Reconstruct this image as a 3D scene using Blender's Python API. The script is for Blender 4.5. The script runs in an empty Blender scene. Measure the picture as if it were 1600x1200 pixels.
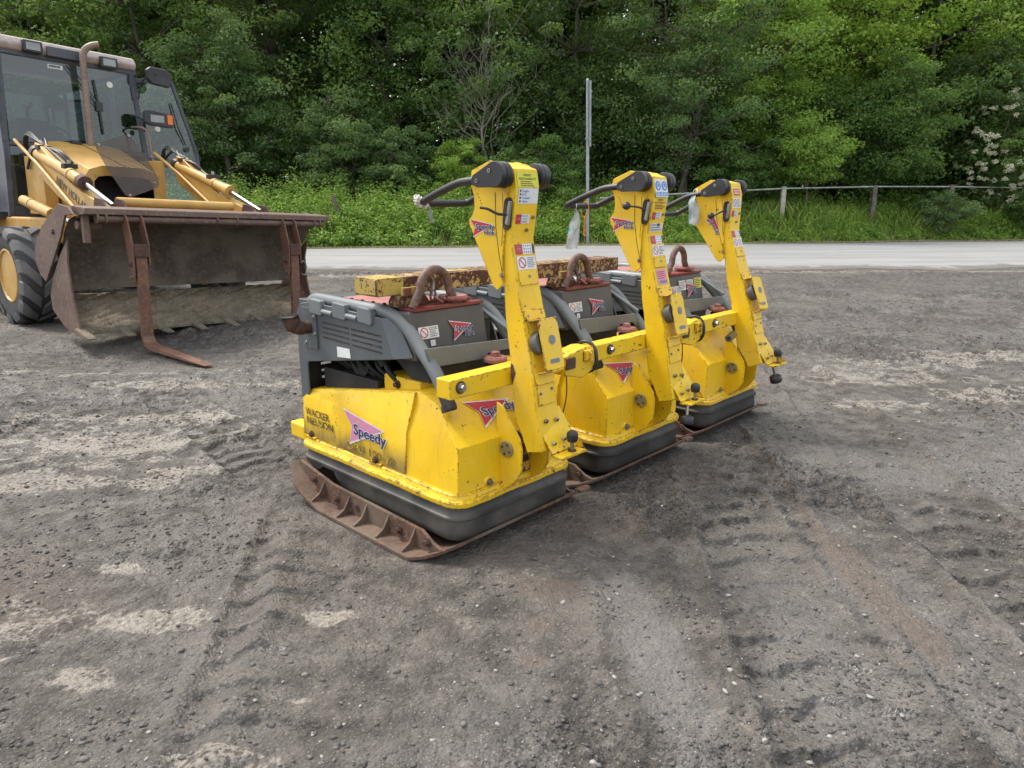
import bpy, math, random
import numpy as np
from math import radians as R, sin, cos, pi
from mathutils import Vector, Matrix

# ------------------------------------------------------------------ camera, sky, sun, exposure
S = bpy.context.scene
C = S.collection
F_PX, PITCH, CAM_H = 1100.0, math.atan(280/1100.0), 1.35
cam = bpy.data.cameras.new('camera'); camo = bpy.data.objects.new('camera', cam); C.objects.link(camo)
cam.sensor_width = 36; cam.lens = F_PX/1600*36; cam.clip_start = .05; cam.clip_end = 600
camo.location = (0, 0, CAM_H); camo.rotation_euler = (pi/2-PITCH, 0, 0)
S.camera = camo
SUN_EL, SUN_AZ = 56, 298      # azimuth clockwise from +Y (north)
w = bpy.data.worlds.new('World'); S.world = w; w.use_nodes = True
nt = w.node_tree; nt.nodes.clear()
sky = nt.nodes.new('ShaderNodeTexSky'); sky.sky_type = 'NISHITA'; sky.sun_disc = False
sky.sun_elevation = R(SUN_EL); sky.sun_rotation = R(SUN_AZ)
sky.air_density = 1.0; sky.dust_density = 9.0; sky.ozone_density = .6
bg = nt.nodes.new('ShaderNodeBackground'); bg.inputs[1].default_value = .15
wo = nt.nodes.new('ShaderNodeOutputWorld')
ov = nt.nodes.new('ShaderNodeMix'); ov.data_type = 'RGBA'; ov.inputs[0].default_value = .62      # thin overcast: the blue sky veiled by even pale cloud
ov.inputs[7].default_value = (7.6, 7.9, 8.3, 1); nt.links.new(sky.outputs[0], ov.inputs[6])
nt.links.new(ov.outputs[2], bg.inputs[0]); nt.links.new(bg.outputs[0], wo.inputs[0])
sl = bpy.data.lights.new('sun', 'SUN'); sl.energy = 2.0; sl.angle = R(12); sl.color = (1, .96, .9)
so = bpy.data.objects.new('sun', sl); C.objects.link(so)
so.rotation_euler = (R(90-SUN_EL), 0, R(180-SUN_AZ) + 0)
sd = Vector((sin(R(SUN_AZ))*cos(R(SUN_EL)), cos(R(SUN_AZ))*cos(R(SUN_EL)), sin(R(SUN_EL))))
so.rotation_euler = sd.to_track_quat('Z', 'Y').to_euler()
S.view_settings.view_transform = 'Standard'; S.view_settings.look = 'None'
S.view_settings.exposure = 0.68; S.view_settings.gamma = 1
S.render.engine = 'CYCLES'

# ------------------------------------------------------------------ material helpers
class N:
    def __init__(s, name):
        s.m = bpy.data.materials.new(name); s.m.use_nodes = True
        s.t = s.m.node_tree; s.t.nodes.clear()
        s.out = s.t.nodes.new('ShaderNodeOutputMaterial')
    def n(s, typ, **kw):
        nd = s.t.nodes.new('ShaderNode'+typ)
        for k, v in kw.items():
            if k.startswith('i_'):
                key = k[2:]; key = int(key) if key.isdigit() else key.replace('_', ' ')
                s.set(nd.inputs[key], v)
            else: setattr(nd, k, v)
        return nd
    def set(s, inp, v):
        if isinstance(v, bpy.types.NodeSocket): s.t.links.new(v, inp)
        elif isinstance(v, (tuple, list)) and len(v) == 3 and inp.type == 'RGBA': inp.default_value = (*v, 1)
        else: inp.default_value = v
    def math(s, op, a, b=0.0, c=None):
        nd = s.n('Math', operation=op); s.set(nd.inputs[0], a); s.set(nd.inputs[1], b)
        if c is not None: s.set(nd.inputs[2], c)
        return nd.outputs[0]
    def mix(s, f, a, b):
        nd = s.n('Mix', data_type='RGBA'); s.set(nd.inputs[0], f); s.set(nd.inputs[6], a); s.set(nd.inputs[7], b)
        return nd.outputs[2]
    def step(s, v, lo, hi, a=0., b=1.):
        nd = s.n('MapRange', interpolation_type='SMOOTHSTEP'); s.set(nd.inputs[0], v)
        nd.inputs[1].default_value = lo; nd.inputs[2].default_value = hi
        nd.inputs[3].default_value = a; nd.inputs[4].default_value = b
        return nd.outputs[0]
    def noise(s, vec, scale, detail=4, rough=.55, dist=0):
        nd = s.n('TexNoise'); s.set(nd.inputs['Vector'], vec)
        nd.inputs['Scale'].default_value = scale; nd.inputs['Detail'].default_value = detail
        nd.inputs['Roughness'].default_value = rough; nd.inputs['Distortion'].default_value = dist
        return nd.outputs[0]
    def coord(s, scale=(1, 1, 1), rnd=True):
        tc = s.n('TexCoord'); v = tc.outputs['Object']
        if rnd:
            oi = s.n('ObjectInfo'); cx = s.n('CombineXYZ')
            r = s.math('MULTIPLY', oi.outputs['Random'], 17.)
            for i in range(3): s.set(cx.inputs[i], r)
            va = s.n('VectorMath', operation='ADD'); s.set(va.inputs[0], v); s.set(va.inputs[1], cx.outputs[0]); v = va.outputs[0]
        if scale != (1, 1, 1):
            vm = s.n('VectorMath', operation='MULTIPLY'); s.set(vm.inputs[0], v); vm.inputs[1].default_value = scale; v = vm.outputs[0]
        return v
    def bump(s, h, strength=.3, dist=.01, nrm=None):
        nd = s.n('Bump'); nd.inputs['Strength'].default_value = strength; nd.inputs['Distance'].default_value = dist
        s.set(nd.inputs['Height'], h)
        if nrm is not None: s.set(nd.inputs['Normal'], nrm)
        return nd.outputs[0]
    def bsdf(s, col, rough=.5, metal=0., normal=None, **kw):
        b = s.n('BsdfPrincipled'); s.set(b.inputs['Base Color'], col); s.set(b.inputs['Roughness'], rough); s.set(b.inputs['Metallic'], metal)
        if normal is not None: s.set(b.inputs['Normal'], normal)
        for k, v in kw.items(): s.set(b.inputs[k.replace('_', ' ')], v)
        s.t.links.new(b.outputs[0], s.out.inputs[0]); return b

RUST_D, RUST_M, RUST_L = (.045, .022, .014), (.13, .055, .03), (.26, .11, .05)

def edge_mask(s, r=.006):
    bv = s.n('Bevel', samples=4); bv.inputs[0].default_value = r
    ge = s.n('NewGeometry')
    d = s.n('VectorMath', operation='DOT_PRODUCT'); s.set(d.inputs[0], bv.outputs[0]); s.set(d.inputs[1], ge.outputs['Normal'])
    return s.math('SUBTRACT', 1., s.step(d.outputs['Value'], .93, .9995))

def paint(name, col, var, chips=.625, edge=.125, chipcol=(.04, .022, .015), rough=.42, er=.009, grime=None, dust=.25):
    s = N(name); v = s.coord()
    n1 = s.noise(v, 5, 5); n2 = s.noise(v, 55, 5, .62); n3 = s.noise(v, 11, 3); n4 = s.noise(v, 190, 2)
    base = s.mix(s.step(n1, .3, .7), col, var)
    vs = s.coord((14, 14, 1.6)); st = s.noise(vs, 3, 4)
    base = s.mix(s.math('MULTIPLY', s.step(st, .52, .8), dust), base, (.22, .18, .12))
    base = s.mix(s.math('MULTIPLY', s.step(n3, .6, .8), dust*.7), base, tuple(c*.62 for c in col))
    e = edge_mask(s, er)
    t = s.math('ADD', s.math('MULTIPLY', n2, .62), s.math('MULTIPLY', n3, .38))
    t = s.math('ADD', t, s.math('MULTIPLY', e, edge))
    m = s.step(t, chips, chips+.025)
    cc = s.mix(n4, chipcol, RUST_M)
    if grime:   # dirt thrown up along the lower edge of the panel
        tc = s.n('TexCoord'); sp = s.n('SeparateXYZ'); s.set(sp.inputs[0], tc.outputs['Object'])
        zz = s.math('SUBTRACT', sp.outputs[2], s.math('MULTIPLY', sp.outputs[1], -.02))
        g = s.step(s.math('ADD', zz, s.math('MULTIPLY', s.math('SUBTRACT', st, .5), .09)), grime[0], grime[1], .9, 0.)
        base = s.mix(s.math('MULTIPLY', g, s.step(n1, .25, .6, .45, 1.)), base, (.07, .06, .045))
    nf = s.noise(v, 2.3, 4, .6); base = s.mix(s.math('MULTIPLY', s.step(nf, .5, .72), .35), base, tuple(min(1, c*.75+.14) for c in col)); base = s.mix(s.math('MULTIPLY', s.step(nf, .5, .3), dust*.55), base, (.20, .15, .09))
    n7 = s.noise(v, 21, 6, .7); m2 = s.step(s.math('ADD', n7, s.math('MULTIPLY', e, .11)), chips+.055, chips+.07); m = s.math('MAXIMUM', m, m2)
    sc_ = s.step(s.noise(s.coord((5, 5, 95)), 1.0, 3, .6), .70, .73); base = s.mix(s.math('MULTIPLY', sc_, .45), base, tuple(c*.35+.05 for c in col))
    colr = s.mix(m, base, cc)
    h = s.math('SUBTRACT', s.math('MULTIPLY', n1, .15), m)
    rg = s.math('ADD', s.math('MULTIPLY', m, .35), s.math('ADD', s.math('MULTIPLY', n3, .25), rough-.12))
    s.bsdf(colr, rg, 0., s.bump(h, .35, .0012))
    return s.m

def rusty(name, a, b, c, rough=.75, scale=1., mud=0.):
    s = N(name); v = s.coord()
    n1 = s.noise(v, 6*scale, 6, .65); n2 = s.noise(v, 40*scale, 5, .65); n3 = s.noise(v, 160*scale, 3)
    col = s.mix(s.step(n1, .35, .65), a, b); col = s.mix(s.step(n2, .48, .72), col, c)
    if mud:
        col = s.mix(s.math('MULTIPLY', s.step(s.noise(v, 3.3*scale, 5), .42, .6), mud), col, (.16, .13, .095))
    h = s.math('ADD', n2, s.math('MULTIPLY', n3, .5))
    s.bsdf(col, s.math('ADD', s.math('MULTIPLY', n1, .25), rough-.12), 0., s.bump(h, .5, .002))
    return s.m

def plain(name, col, rough=.5, metal=0., var=.25, bump=.1, scale=40, dust=0.):
    s = N(name); v = s.coord(); n1 = s.noise(v, scale, 4); n0 = s.noise(v, scale*.12, 4)
    c = s.mix(s.step(n0, .3, .7), tuple(x*(1-var) for x in col), tuple(min(1, x*(1+var)) for x in col))
    if dust: c = s.mix(s.math('MULTIPLY', s.step(n0, .4, .75), dust), c, (.16, .14, .11))
    s.bsdf(c, s.math('ADD', s.math('MULTIPLY', n1, .2), rough-.1), metal, s.bump(n1, bump, .002))
    return s.m

def flat(name, col, rough=.45, wear=0., under=(.6, .46, .02)):
    s = N(name); v = s.coord(); n = s.noise(v, 90, 4, .6); n0 = s.noise(v, 14, 4)
    c = s.mix(s.step(n0, .35, .75, 0, .45), col, tuple(x*.55+.07 for x in col)); c = s.mix(s.step(n, .56, .66, 0, .35), c, (.22, .19, .14))
    if wear:
        c = s.mix(s.step(s.math('ADD', s.math('MULTIPLY', n, .5), s.math('MULTIPLY', n0, .5)), .62-wear*.3, .66-wear*.3), c, under)
    s.bsdf(c, rough); return s.m

M = {}
YEL, YEL2 = (.82, .535, .008), (.73, .455, .008)
M['yellow'] = paint('yellow_machine_paint', YEL, YEL2)
M['yellow_worn'] = paint('worn_yellow_paint', YEL, (.70, .44, .012), chips=.595, edge=.12)
M['yellow_flange'] = paint('flange_yellow_paint', YEL, (.70, .44, .012), chips=.605, edge=.12, er=.010)
M['yellow_rust'] = paint('rust_bitten_yellow', (.62, .40, .03), (.40, .22, .04), chips=.50, edge=.08, chipcol=(.07, .03, .02), rough=.6, dust=.6)
M['yellow_panel'] = paint('side_panel_yellow_paint', YEL, YEL2, grime=(.265, .40))
M['beam'] = paint('beam_flaking_paint', (.52, .38, .10), (.30, .18, .11), chips=.485, edge=.12, chipcol=(.055, .03, .02), rough=.6)
M['beam_end'] = paint('beam_end_paint', (.52, .39, .07), (.42, .30, .07), chips=.575, edge=.13, er=.008)
M['grey'] = paint('grey_hood_paint', (.088, .104, .112), (.070, .083, .09), chips=.68, edge=.12, rough=.38, chipcol=(.12, .05, .03), dust=.18)
M['grey_light'] = paint('light_grey_frame_paint', (.155, .178, .188), (.12, .14, .15), chips=.66, edge=.11, rough=.4, chipcol=(.14, .06, .03))
M['tank'] = paint('dark_grey_tank_paint', (.07, .068, .066), (.095, .088, .08), chips=.70, edge=.10, rough=.5)
M['red'] = paint('worn_red_paint', (.24, .024, .024), (.17, .045, .035), chips=.62, edge=.12, rough=.55)
M['red_faded'] = paint('faded_red_paint', (.37, .15, .13), (.25, .09, .075), chips=.62, edge=.12, rough=.65)
M['rust'] = rusty('rusty_steel', RUST_D, (.085, .045, .033), (.14, .07, .045))
M['rust_tube'] = rusty('rusty_tube', (.14, .078, .062), (.095, .052, .042), (.24, .155, .125), rough=.6)
M['rust_plate'] = rusty('rusty_base_plate', (.060, .036, .028), (.115, .060, .040), (.20, .105, .055), scale=1.1, mud=.55)
M['bucket'] = rusty('bucket_rust', (.085, .048, .035), (.13, .075, .055), (.21, .14, .11), rough=.6, scale=.6, mud=.25)
M['bucket_in'] = rusty('bucket_inside', (.055, .038, .028), (.075, .055, .04), (.12, .09, .065), rough=.8, scale=.6, mud=.6)
M['fork'] = rusty('fork_rust', (.10, .05, .034), (.155, .075, .045), (.25, .12, .065), rough=.6, scale=.8)
M['mud'] = rusty('dried_mud', (.10, .082, .058), (.17, .14, .10), (.27, .23, .17), rough=.95, scale=1.2)
M['rubber'] = plain('black_rubber_skirt', (.030, .030, .028), .55, var=.35, bump=.15, dust=.45)
M['rubber_dark'] = plain('dark_rubber_skirt', (.017, .017, .017), .55, var=.35, bump=.15, dust=.25)
M['black'] = plain('black_plastic', (.018, .019, .022), .42, var=.2, bump=.08, dust=.12)
M['dark'] = plain('engine_dark', (.012, .012, .013), .6, var=.5, bump=.3, dust=.2)
M['seam'] = flat('panel_seam_black', (.02, .014, .01), .8)
M['steel'] = plain('dull_steel', (.30, .29, .27), .36, .8, var=.3, bump=.15)
M['chrome'] = plain('chrome_rod', (.34, .35, .36), .30, 1., var=.05, bump=.02)
M['zinc'] = plain('zinc_pin', (.32, .32, .33), .35, .9, var=.2)
M['tyre'] = plain('dusty_tyre', (.11, .115, .12), .8, var=.3, bump=.35, scale=22, dust=.4)
M['tyre_dark'] = plain('tyre_side', (.04, .042, .045), .8, var=.3, bump=.3, scale=20, dust=.35)
M['ochre'] = paint('backhoe_ochre_paint', (.56, .335, .075), (.47, .27, .06), chips=.62, edge=.12, er=.006, rough=.45, dust=.5)
M['cabgrey'] = paint('cab_grey_paint', (.055, .065, .085), (.045, .053, .07), chips=.70, edge=.06, rough=.45)
M['roof'] = rusty('faded_roof', (.38, .33, .30), (.30, .24, .22), (.44, .40, .37), rough=.55, scale=.5)
M['exh'] = rusty('exhaust_pipe_rust', (.17, .12, .09), (.24, .17, .13), (.30, .23, .18), rough=.45)
M['white'] = flat('sticker_white', (.72, .73, .72))
M['sred'] = flat('sticker_red', (.50, .015, .04))
M['spink'] = flat('sticker_faded_pink', (.62, .24, .40), wear=.1)
M['navy'] = flat('sticker_navy', (.012, .018, .13))
M['sblue'] = flat('sticker_blue', (.03, .20, .55))
M['sgreen'] = flat('sticker_green', (.05, .42, .28))
M['syel'] = flat('sticker_yellow', (.62, .60, .02))
M['sgrey'] = flat('sticker_grey_print', (.16, .17, .20))
M['sblack'] = flat('sticker_black_print', (.02, .02, .02))
M['worn'] = flat('worn_black_lettering', (.05, .045, .03), wear=.22, under=(.66, .45, .01))
M['worn2'] = flat('worn_thin_lettering', (.16, .11, .03), wear=.38, under=(.62, .43, .01))
M['orange_tag'] = flat('orange_plastic', (.75, .28, .01))
M['amber'] = plain('amber_lens', (.75, .16, .01), .2, var=.1)
M['lens'] = plain('lamp_lens', (.22, .23, .23), .12, .5, var=.15)
M['cloth'] = plain('off_white_cloth', (.55, .52, .46), .9, var=.25, bump=.6, scale=60)
M['concrete'] = plain('old_concrete', (.36, .34, .29), .9, var=.25, bump=.4, scale=30)
M['galv'] = plain('galvanised_steel', (.30, .33, .34), .4, .6, var=.15)
M['rail'] = plain('painted_rail', (.33, .35, .33), .6, .2, var=.3)
M['wood'] = plain('weathered_wood', (.13, .11, .09), .9, var=.4, bump=.5, scale=30)

def glassmat():
    s = N('tinted_cab_glass'); v = s.coord(); n = s.noise(v, 2.5, 4)
    g = s.n('BsdfGlossy'); s.set(g.inputs[0], (.8, .85, .9)); s.set(g.inputs['Roughness'], .03)
    t = s.n('BsdfTransparent'); s.set(t.inputs[0], (.42, .52, .52))
    d = s.n('BsdfDiffuse'); s.set(d.inputs[0], (.30, .36, .38))
    fr = s.n('Fresnel'); s.set(fr.inputs[0], 1.55)
    m1 = s.n('MixShader'); s.set(m1.inputs[0], s.math('ADD', fr.outputs[0], .06)); s.t.links.new(t.outputs[0], m1.inputs[1]); s.t.links.new(g.outputs[0], m1.inputs[2])
    m2 = s.n('MixShader'); s.set(m2.inputs[0], s.step(n, .4, .85, .01, .10)); s.t.links.new(m1.outputs[0], m2.inputs[1]); s.t.links.new(d.outputs[0], m2.inputs[2])
    s.t.links.new(m2.outputs[0], s.out.inputs[0]); return s.m
M['glass'] = glassmat()
def meshmat():      # perforated rubber/steel guard: small see-through holes
    s = N('perforated_guard'); v = s.coord((1, 1, 1), False)
    n = s.noise(v, 9, 4)
    ch = s.n('TexVoronoi', feature='F1'); s.set(ch.inputs['Vector'], v); ch.inputs['Scale'].default_value = 130; ch.inputs['Randomness'].default_value = 0.
    hole = s.step(ch.outputs['Distance'], .36, .41)
    b = s.n('BsdfPrincipled'); s.set(b.inputs['Base Color'], s.mix(n, (.03, .024, .02), (.075, .055, .045))); s.set(b.inputs['Roughness'], .7)
    t = s.n('BsdfTransparent'); mx = s.n('MixShader'); s.set(mx.inputs[0], hole)
    s.t.links.new(t.outputs[0], mx.inputs[1]); s.t.links.new(b.outputs[0], mx.inputs[2]); s.t.links.new(mx.outputs[0], s.out.inputs[0]); return s.m
M['guard'] = meshmat()
def plastic_bag():
    s = N('printed_plastic_bag'); v = s.coord(rnd=False); n = s.noise(v, 22, 4)
    b = s.n('BsdfPrincipled'); c = s.mix(s.step(s.noise(s.coord((60, 60, 14), False), 1.0, 3), .56, .60), (.62, .66, .66), (.12, .42, .55))
    s.set(b.inputs['Base Color'], c); s.set(b.inputs['Roughness'], .25); s.set(b.inputs['Normal'], s.bump(n, .8, .01))
    t = s.n('BsdfTransparent'); mx = s.n('MixShader'); s.set(mx.inputs[0], s.step(n, .3, .7, .55, .85))
    s.t.links.new(t.outputs[0], mx.inputs[1]); s.t.links.new(b.outputs[0], mx.inputs[2]); s.t.links.new(mx.outputs[0], s.out.inputs[0]); return s.m
M['bag'] = plastic_bag()
def leafmat(name, a, b, trans=.42):
    s = N(name)
    at = s.n('Attribute', attribute_name='tone'); t = at.outputs['Fac']
    col = s.mix(t, a, b)
    d = s.n('BsdfPrincipled'); s.set(d.inputs['Base Color'], col); s.set(d.inputs['Roughness'], .5); d.inputs['Specular IOR Level'].default_value = .35
    tr = s.n('BsdfTranslucent'); s.set(tr.inputs[0], s.mix(.55, col, (.36, .48, .06)))
    mx = s.n('MixShader'); s.set(mx.inputs[0], trans); s.t.links.new(d.outputs[0], mx.inputs[1]); s.t.links.new(tr.outputs[0], mx.inputs[2])
    s.t.links.new(mx.outputs[0], s.out.inputs[0]); return s.m
M['bark'] = rusty('bark', (.06, .05, .038), (.10, .085, .065), (.17, .15, .12), rough=.95, scale=.5)
M['bark_pale'] = rusty('pale_bark', (.17, .15, .12), (.24, .22, .18), (.32, .29, .25), rough=.95, scale=.5)

# ------------------------------------------------------------------ mesh builder
class MB:
    def __init__(s, X=None): s.v = []; s.f = []; s.mi = []; s.mats = []; s.X = X; s.sm = []
    def mat(s, m):
        if m not in s.mats: s.mats.append(m)
        return s.mats.index(m)
    def add(s, vs, fs, m, X=None):
        k = len(s.v); T = s.X
        for p in vs:
            p = Vector(p)
            if X is not None: p = X @ p
            if T is not None: p = T @ p
            s.v.append(p)
        i = s.mat(m)
        for f in fs: s.f.append([k+a for a in f]); s.mi.append(i)
        return s
    def box(s, x0, x1, y0, y1, z0, z1, m, X=None):
        vs = [(x, y, z) for z in (z0, z1) for y in (y0, y1) for x in (x0, x1)]
        return s.add(vs, [(0, 2, 3, 1), (4, 5, 7, 6), (0, 1, 5, 4), (2, 6, 7, 3), (0, 4, 6, 2), (1, 3, 7, 5)], m, X)
    def prism(s, poly, ax, a, b, m, X=None):      # ax: 'x' poly=(y,z); 'y' poly=(x,z); 'z' poly=(x,y)
        n = len(poly)
        f = {'x': lambda p, t: (t, p[0], p[1]), 'y': lambda p, t: (p[0], t, p[1]), 'z': lambda p, t: (p[0], p[1], t)}[ax]
        vs = [f(p, a) for p in poly]+[f(p, b) for p in poly]
        fs = [list(range(n))[::-1], list(range(n, 2*n))]+[(i, (i+1) % n, n+(i+1) % n, n+i) for i in range(n)]
        area = sum(poly[i][0]*poly[(i+1) % n][1]-poly[(i+1) % n][0]*poly[i][1] for i in range(n))
        flip = (area < 0) ^ (b < a) ^ (ax == 'y')
        if flip: fs = [tuple(reversed(q)) for q in fs]
        return s.add(vs, fs, m, X)
    def cyl(s, p0, p1, r0, m, r1=None, n=16, X=None, cap=True):
        r1 = r0 if r1 is None else r1
        p0, p1 = Vector(p0), Vector(p1); d = (p1-p0).normalized()
        u = d.orthogonal().normalized(); v = d.cross(u)
        vs = []
        for p, r in ((p0, r0), (p1, r1)):
            for i in range(n):
                a = 2*pi*i/n; vs.append(p+u*cos(a)*r+v*sin(a)*r)
        fs = [(i, (i+1) % n, n+(i+1) % n, n+i) for i in range(n)]
        if cap: fs += [tuple(range(n))[::-1], tuple(range(n, 2*n))]
        return s.add(vs, fs, m, X)
    def tube(s, path, r, m, n=12, X=None, cap=True, closed=False):
        P = [Vector(p) for p in path]; rr = r if isinstance(r, (list, tuple)) else [r]*len(P)
        vs = []; L = len(P); u = None
        for i, p in enumerate(P):
            if closed: d = (P[(i+1) % L]-P[i-1])
            else: d = (P[min(i+1, L-1)]-P[max(i-1, 0)])
            d.normalize()
            if u is None: u = d.orthogonal().normalized()
            u = (u-d*u.dot(d)).normalized(); w_ = d.cross(u)
            for k in range(n):
                a = 2*pi*k/n; vs.append(p+(u*cos(a)+w_*sin(a))*rr[i])
        fs = []
        for i in range(L if closed else L-1):
            j = (i+1) % L
            for k in range(n): fs.append((i*n+k, i*n+(k+1) % n, j*n+(k+1) % n, j*n+k))
        if cap and not closed: fs += [tuple(range(n))[::-1], tuple(range((L-1)*n, L*n))]
        return s.add(vs, fs, m, X)
    def lathe(s, prof, c, axis, m, n=24, X=None):   # prof: (r, t) along axis
        c = Vector(c); d = Vector(axis).normalized(); u = d.orthogonal().normalized(); v = d.cross(u)
        vs = []; L = len(prof)
        for r, t in prof:
            for i in range(n):
                a = 2*pi*i/n; vs.append(c+d*t+(u*cos(a)+v*sin(a))*max(r, 1e-4))
        fs = [(i*n+k, i*n+(k+1) % n, (i+1)*n+(k+1) % n, (i+1)*n+k) for i in range(L-1) for k in range(n)]
        fs += [tuple(range(n))[::-1], tuple(range((L-1)*n, L*n))]
        return s.add(vs, fs, m, X)
    def build(s, name, parent=None, bevel=0., smooth=38, seg=2, at=None):
        me = bpy.data.meshes.new(name); me.from_pydata([tuple(p) for p in s.v], [], s.f)
        for m in s.mats: me.materials.append(m)
        me.polygons.foreach_set('material_index', s.mi); me.update()
        if smooth:
            me.shade_smooth(); me.set_sharp_from_angle(angle=R(smooth))
        o = bpy.data.objects.new(name, me); C.objects.link(o)
        if parent: o.parent = parent
        if at is not None: o.location = at
        if bevel:
            b = o.modifiers.new('bevel', 'BEVEL'); b.width = bevel; b.segments = seg; b.limit_method = 'ANGLE'; b.angle_limit = R(30)
            b.harden_normals = True
        return o
def bolt(mb, p, ax, r, h, m):
    p = Vector(p); a = Vector(ax).normalized()
    mb.cyl(p, p+a*h*.3, r*1.5, m, n=14); mb.cyl(p+a*h*.3, p+a*h, r, m, n=6)
def smoothpath(pts, k=6):     # Catmull-Rom
    P = [Vector(p) for p in pts]; out = []
    for i in range(len(P)-1):
        a, b, c, d = P[max(i-1, 0)], P[i], P[i+1], P[min(i+2, len(P)-1)]
        for j in range(k):
            t = j/k; out.append(.5*((2*b)+(c-a)*t+(2*a-5*b+4*c-d)*t*t+(3*b-a-3*c+d)*t**3))
    out.append(P[-1]); return out
def fillet(pts, r, k=6):      # round the inner corners of a polyline
    P = [Vector(p) for p in pts]; out = [P[0]]
    for i in range(1, len(P)-1):
        a = (P[i-1]-P[i]); b = (P[i+1]-P[i]); q = min(r, a.length*.49, b.length*.49)
        s0 = P[i]+a.normalized()*q; s1 = P[i]+b.normalized()*q
        for j in range(k+1):
            t = j/k; out.append((1-t)**2*s0+2*t*(1-t)*P[i]+t*t*s1)
    out.append(P[-1]); return out

def empty(name, loc, rz=0, mat=None):
    o = bpy.data.objects.new(name, None); C.objects.link(o); o.empty_display_size = .2
    if mat is not None: o.matrix_world = mat
    else: o.location = loc; o.rotation_euler = (0, 0, rz)
    return o
def tag(o, label=None, cat=None, group=None, kind=None):
    if label: o['label'] = label
    if cat: o['category'] = cat
    if group: o['group'] = group
    if kind: o['kind'] = kind
    return o

# ------------------------------------------------------------------ lettering and stickers
_tc = {}
def text_geo(body, off=0.):
    key = (body, off)
    if key not in _tc:
        cu = bpy.data.curves.new('lettering', 'FONT'); cu.body = body; cu.size = 1; cu.offset = off; cu.resolution_u = 3
        o = bpy.data.objects.new('lettering', cu); C.objects.link(o)
        dg = bpy.context.evaluated_depsgraph_get(); dg.update()
        me = o.evaluated_get(dg).to_mesh()
        vs = [tuple(v.co) for v in me.vertices]; fs = [tuple(p.vertices) for p in me.polygons]
        o.evaluated_get(dg).to_mesh_clear(); bpy.data.objects.remove(o); bpy.data.curves.remove(cu)
        _tc[key] = (vs, fs)
    return _tc[key]
class Decal(MB):
    """flat sticker in a plane: o origin, u right, v up; layers stacked outward by fractions of a millimetre"""
    def __init__(s, o, u, v, X=None, lift=.0012):
        super().__init__(X); s.o = Vector(o); s.u = Vector(u).normalized(); v = Vector(v); s.vv = (v-s.u*v.dot(s.u)).normalized()
        s.n = s.u.cross(s.vv); s.lift = lift
    def P(s, x, y, l): return s.o+s.u*x+s.vv*y+s.n*(s.lift+l*.0006)
    def poly(s, pts, m, l=0):
        a = sum(pts[i][0]*pts[(i+1) % len(pts)][1]-pts[(i+1) % len(pts)][0]*pts[i][1] for i in range(len(pts)))
        if a < 0: pts = pts[::-1]
        return s.add([s.P(x, y, l) for x, y in pts], [tuple(range(len(pts)))], m)
    def rect(s, x0, y0, x1, y1, m, l=0): return s.poly([(x0, y0), (x1, y0), (x1, y1), (x0, y1)], m, l)
    def disc(s, x, y, r, m, l=0, ry=None, n=20): return s.poly([(x+cos(2*pi*i/n)*r, y+sin(2*pi*i/n)*(ry or r)) for i in range(n)], m, l)
    def ring(s, x, y, r0, r1, m, l=0, n=24):
        vs = [s.P(x+cos(2*pi*i/n)*r, y+sin(2*pi*i/n)*r, l) for r in (r0, r1) for i in range(n)]
        return s.add(vs, [(i, n+i, n+(i+1) % n, (i+1) % n) for i in range(n)], m)
    def text(s, body, x, y, h, m, l=1, bold=0., width=None, rot=0.):
        vs, fs = text_geo(body, bold)
        if not vs: return s
        xs = [v[0] for v in vs]; k = h/.72; kx = k
        if width: kx = width/(max(xs)-min(xs))
        x0 = min(xs); cr, sr = cos(rot), sin(rot)
        pts = []
        for v in vs:
            a, b = (v[0]-x0)*kx, v[1]*k
            pts.append(s.P(x+a*cr-b*sr, y+a*sr+b*cr, l))
        return s.add(pts, fs, m)
    def lines(s, x0, y0, x1, y1, n, m, l=1, seed=0, fill=.45):   # print too small to read: broken strips
        rg = random.Random(seed); dy = (y1-y0)/n
        for i in range(n):
            yy = y1-(i+.5)*dy; x = x0; end = x1-rg.random()*(x1-x0)*.35
            while x < end:
                wd = (.05+.13*rg.random())*(x1-x0); s.rect(x, yy-dy*fill/2, min(x+wd, end), yy+dy*fill/2, m, l); x += wd+.025*(x1-x0)
        return s
def arrow(d, x, y, w_, h, red, l=1):   # swept dart with a white rim, as on the hire stickers
    P = [(0, 1.0), (1.0, .62), (.30, .34), (.12, 0), (.20, .50)]
    P = [(0, 1.0), (1.0, .72), (.12, 0), (.20, .55)]
    c = (.28, .6)
    d.poly([(x+(c[0]+(a-c[0])*1.12)*w_, y+(c[1]+(b-c[1])*1.14)*h) for a, b in P], M['white'], l)
    d.poly([(x+a*w_, y+b*h) for a, b in P], red, l+1)
def logo(d, x, y, w_, h, red='sred', hire=True, rot=0.):
    arrow(d, x, y, w_*.92, h, M[red], 0)
    th = h*(.30 if hire else .34)
    tx, ty = x+w_*.23, y+h*(.46 if hire else .34)
    tw = w_*.80
    r = rot
    d.text('Speedy', tx-.004, ty, th, M['white'], 3, .055, tw+.006*h/.08, r); d.text('Speedy', tx, ty, th, M['navy'], 5, .020, tw, r)
    if hire:
        d.text('Hire', tx+w_*.38, ty-h*.34, th, M['white'], 3, .055, w_*.44, r); d.text('Hire', tx+w_*.38, ty-h*.34, th, M['navy'], 5, .020, w_*.42, r)
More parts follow.
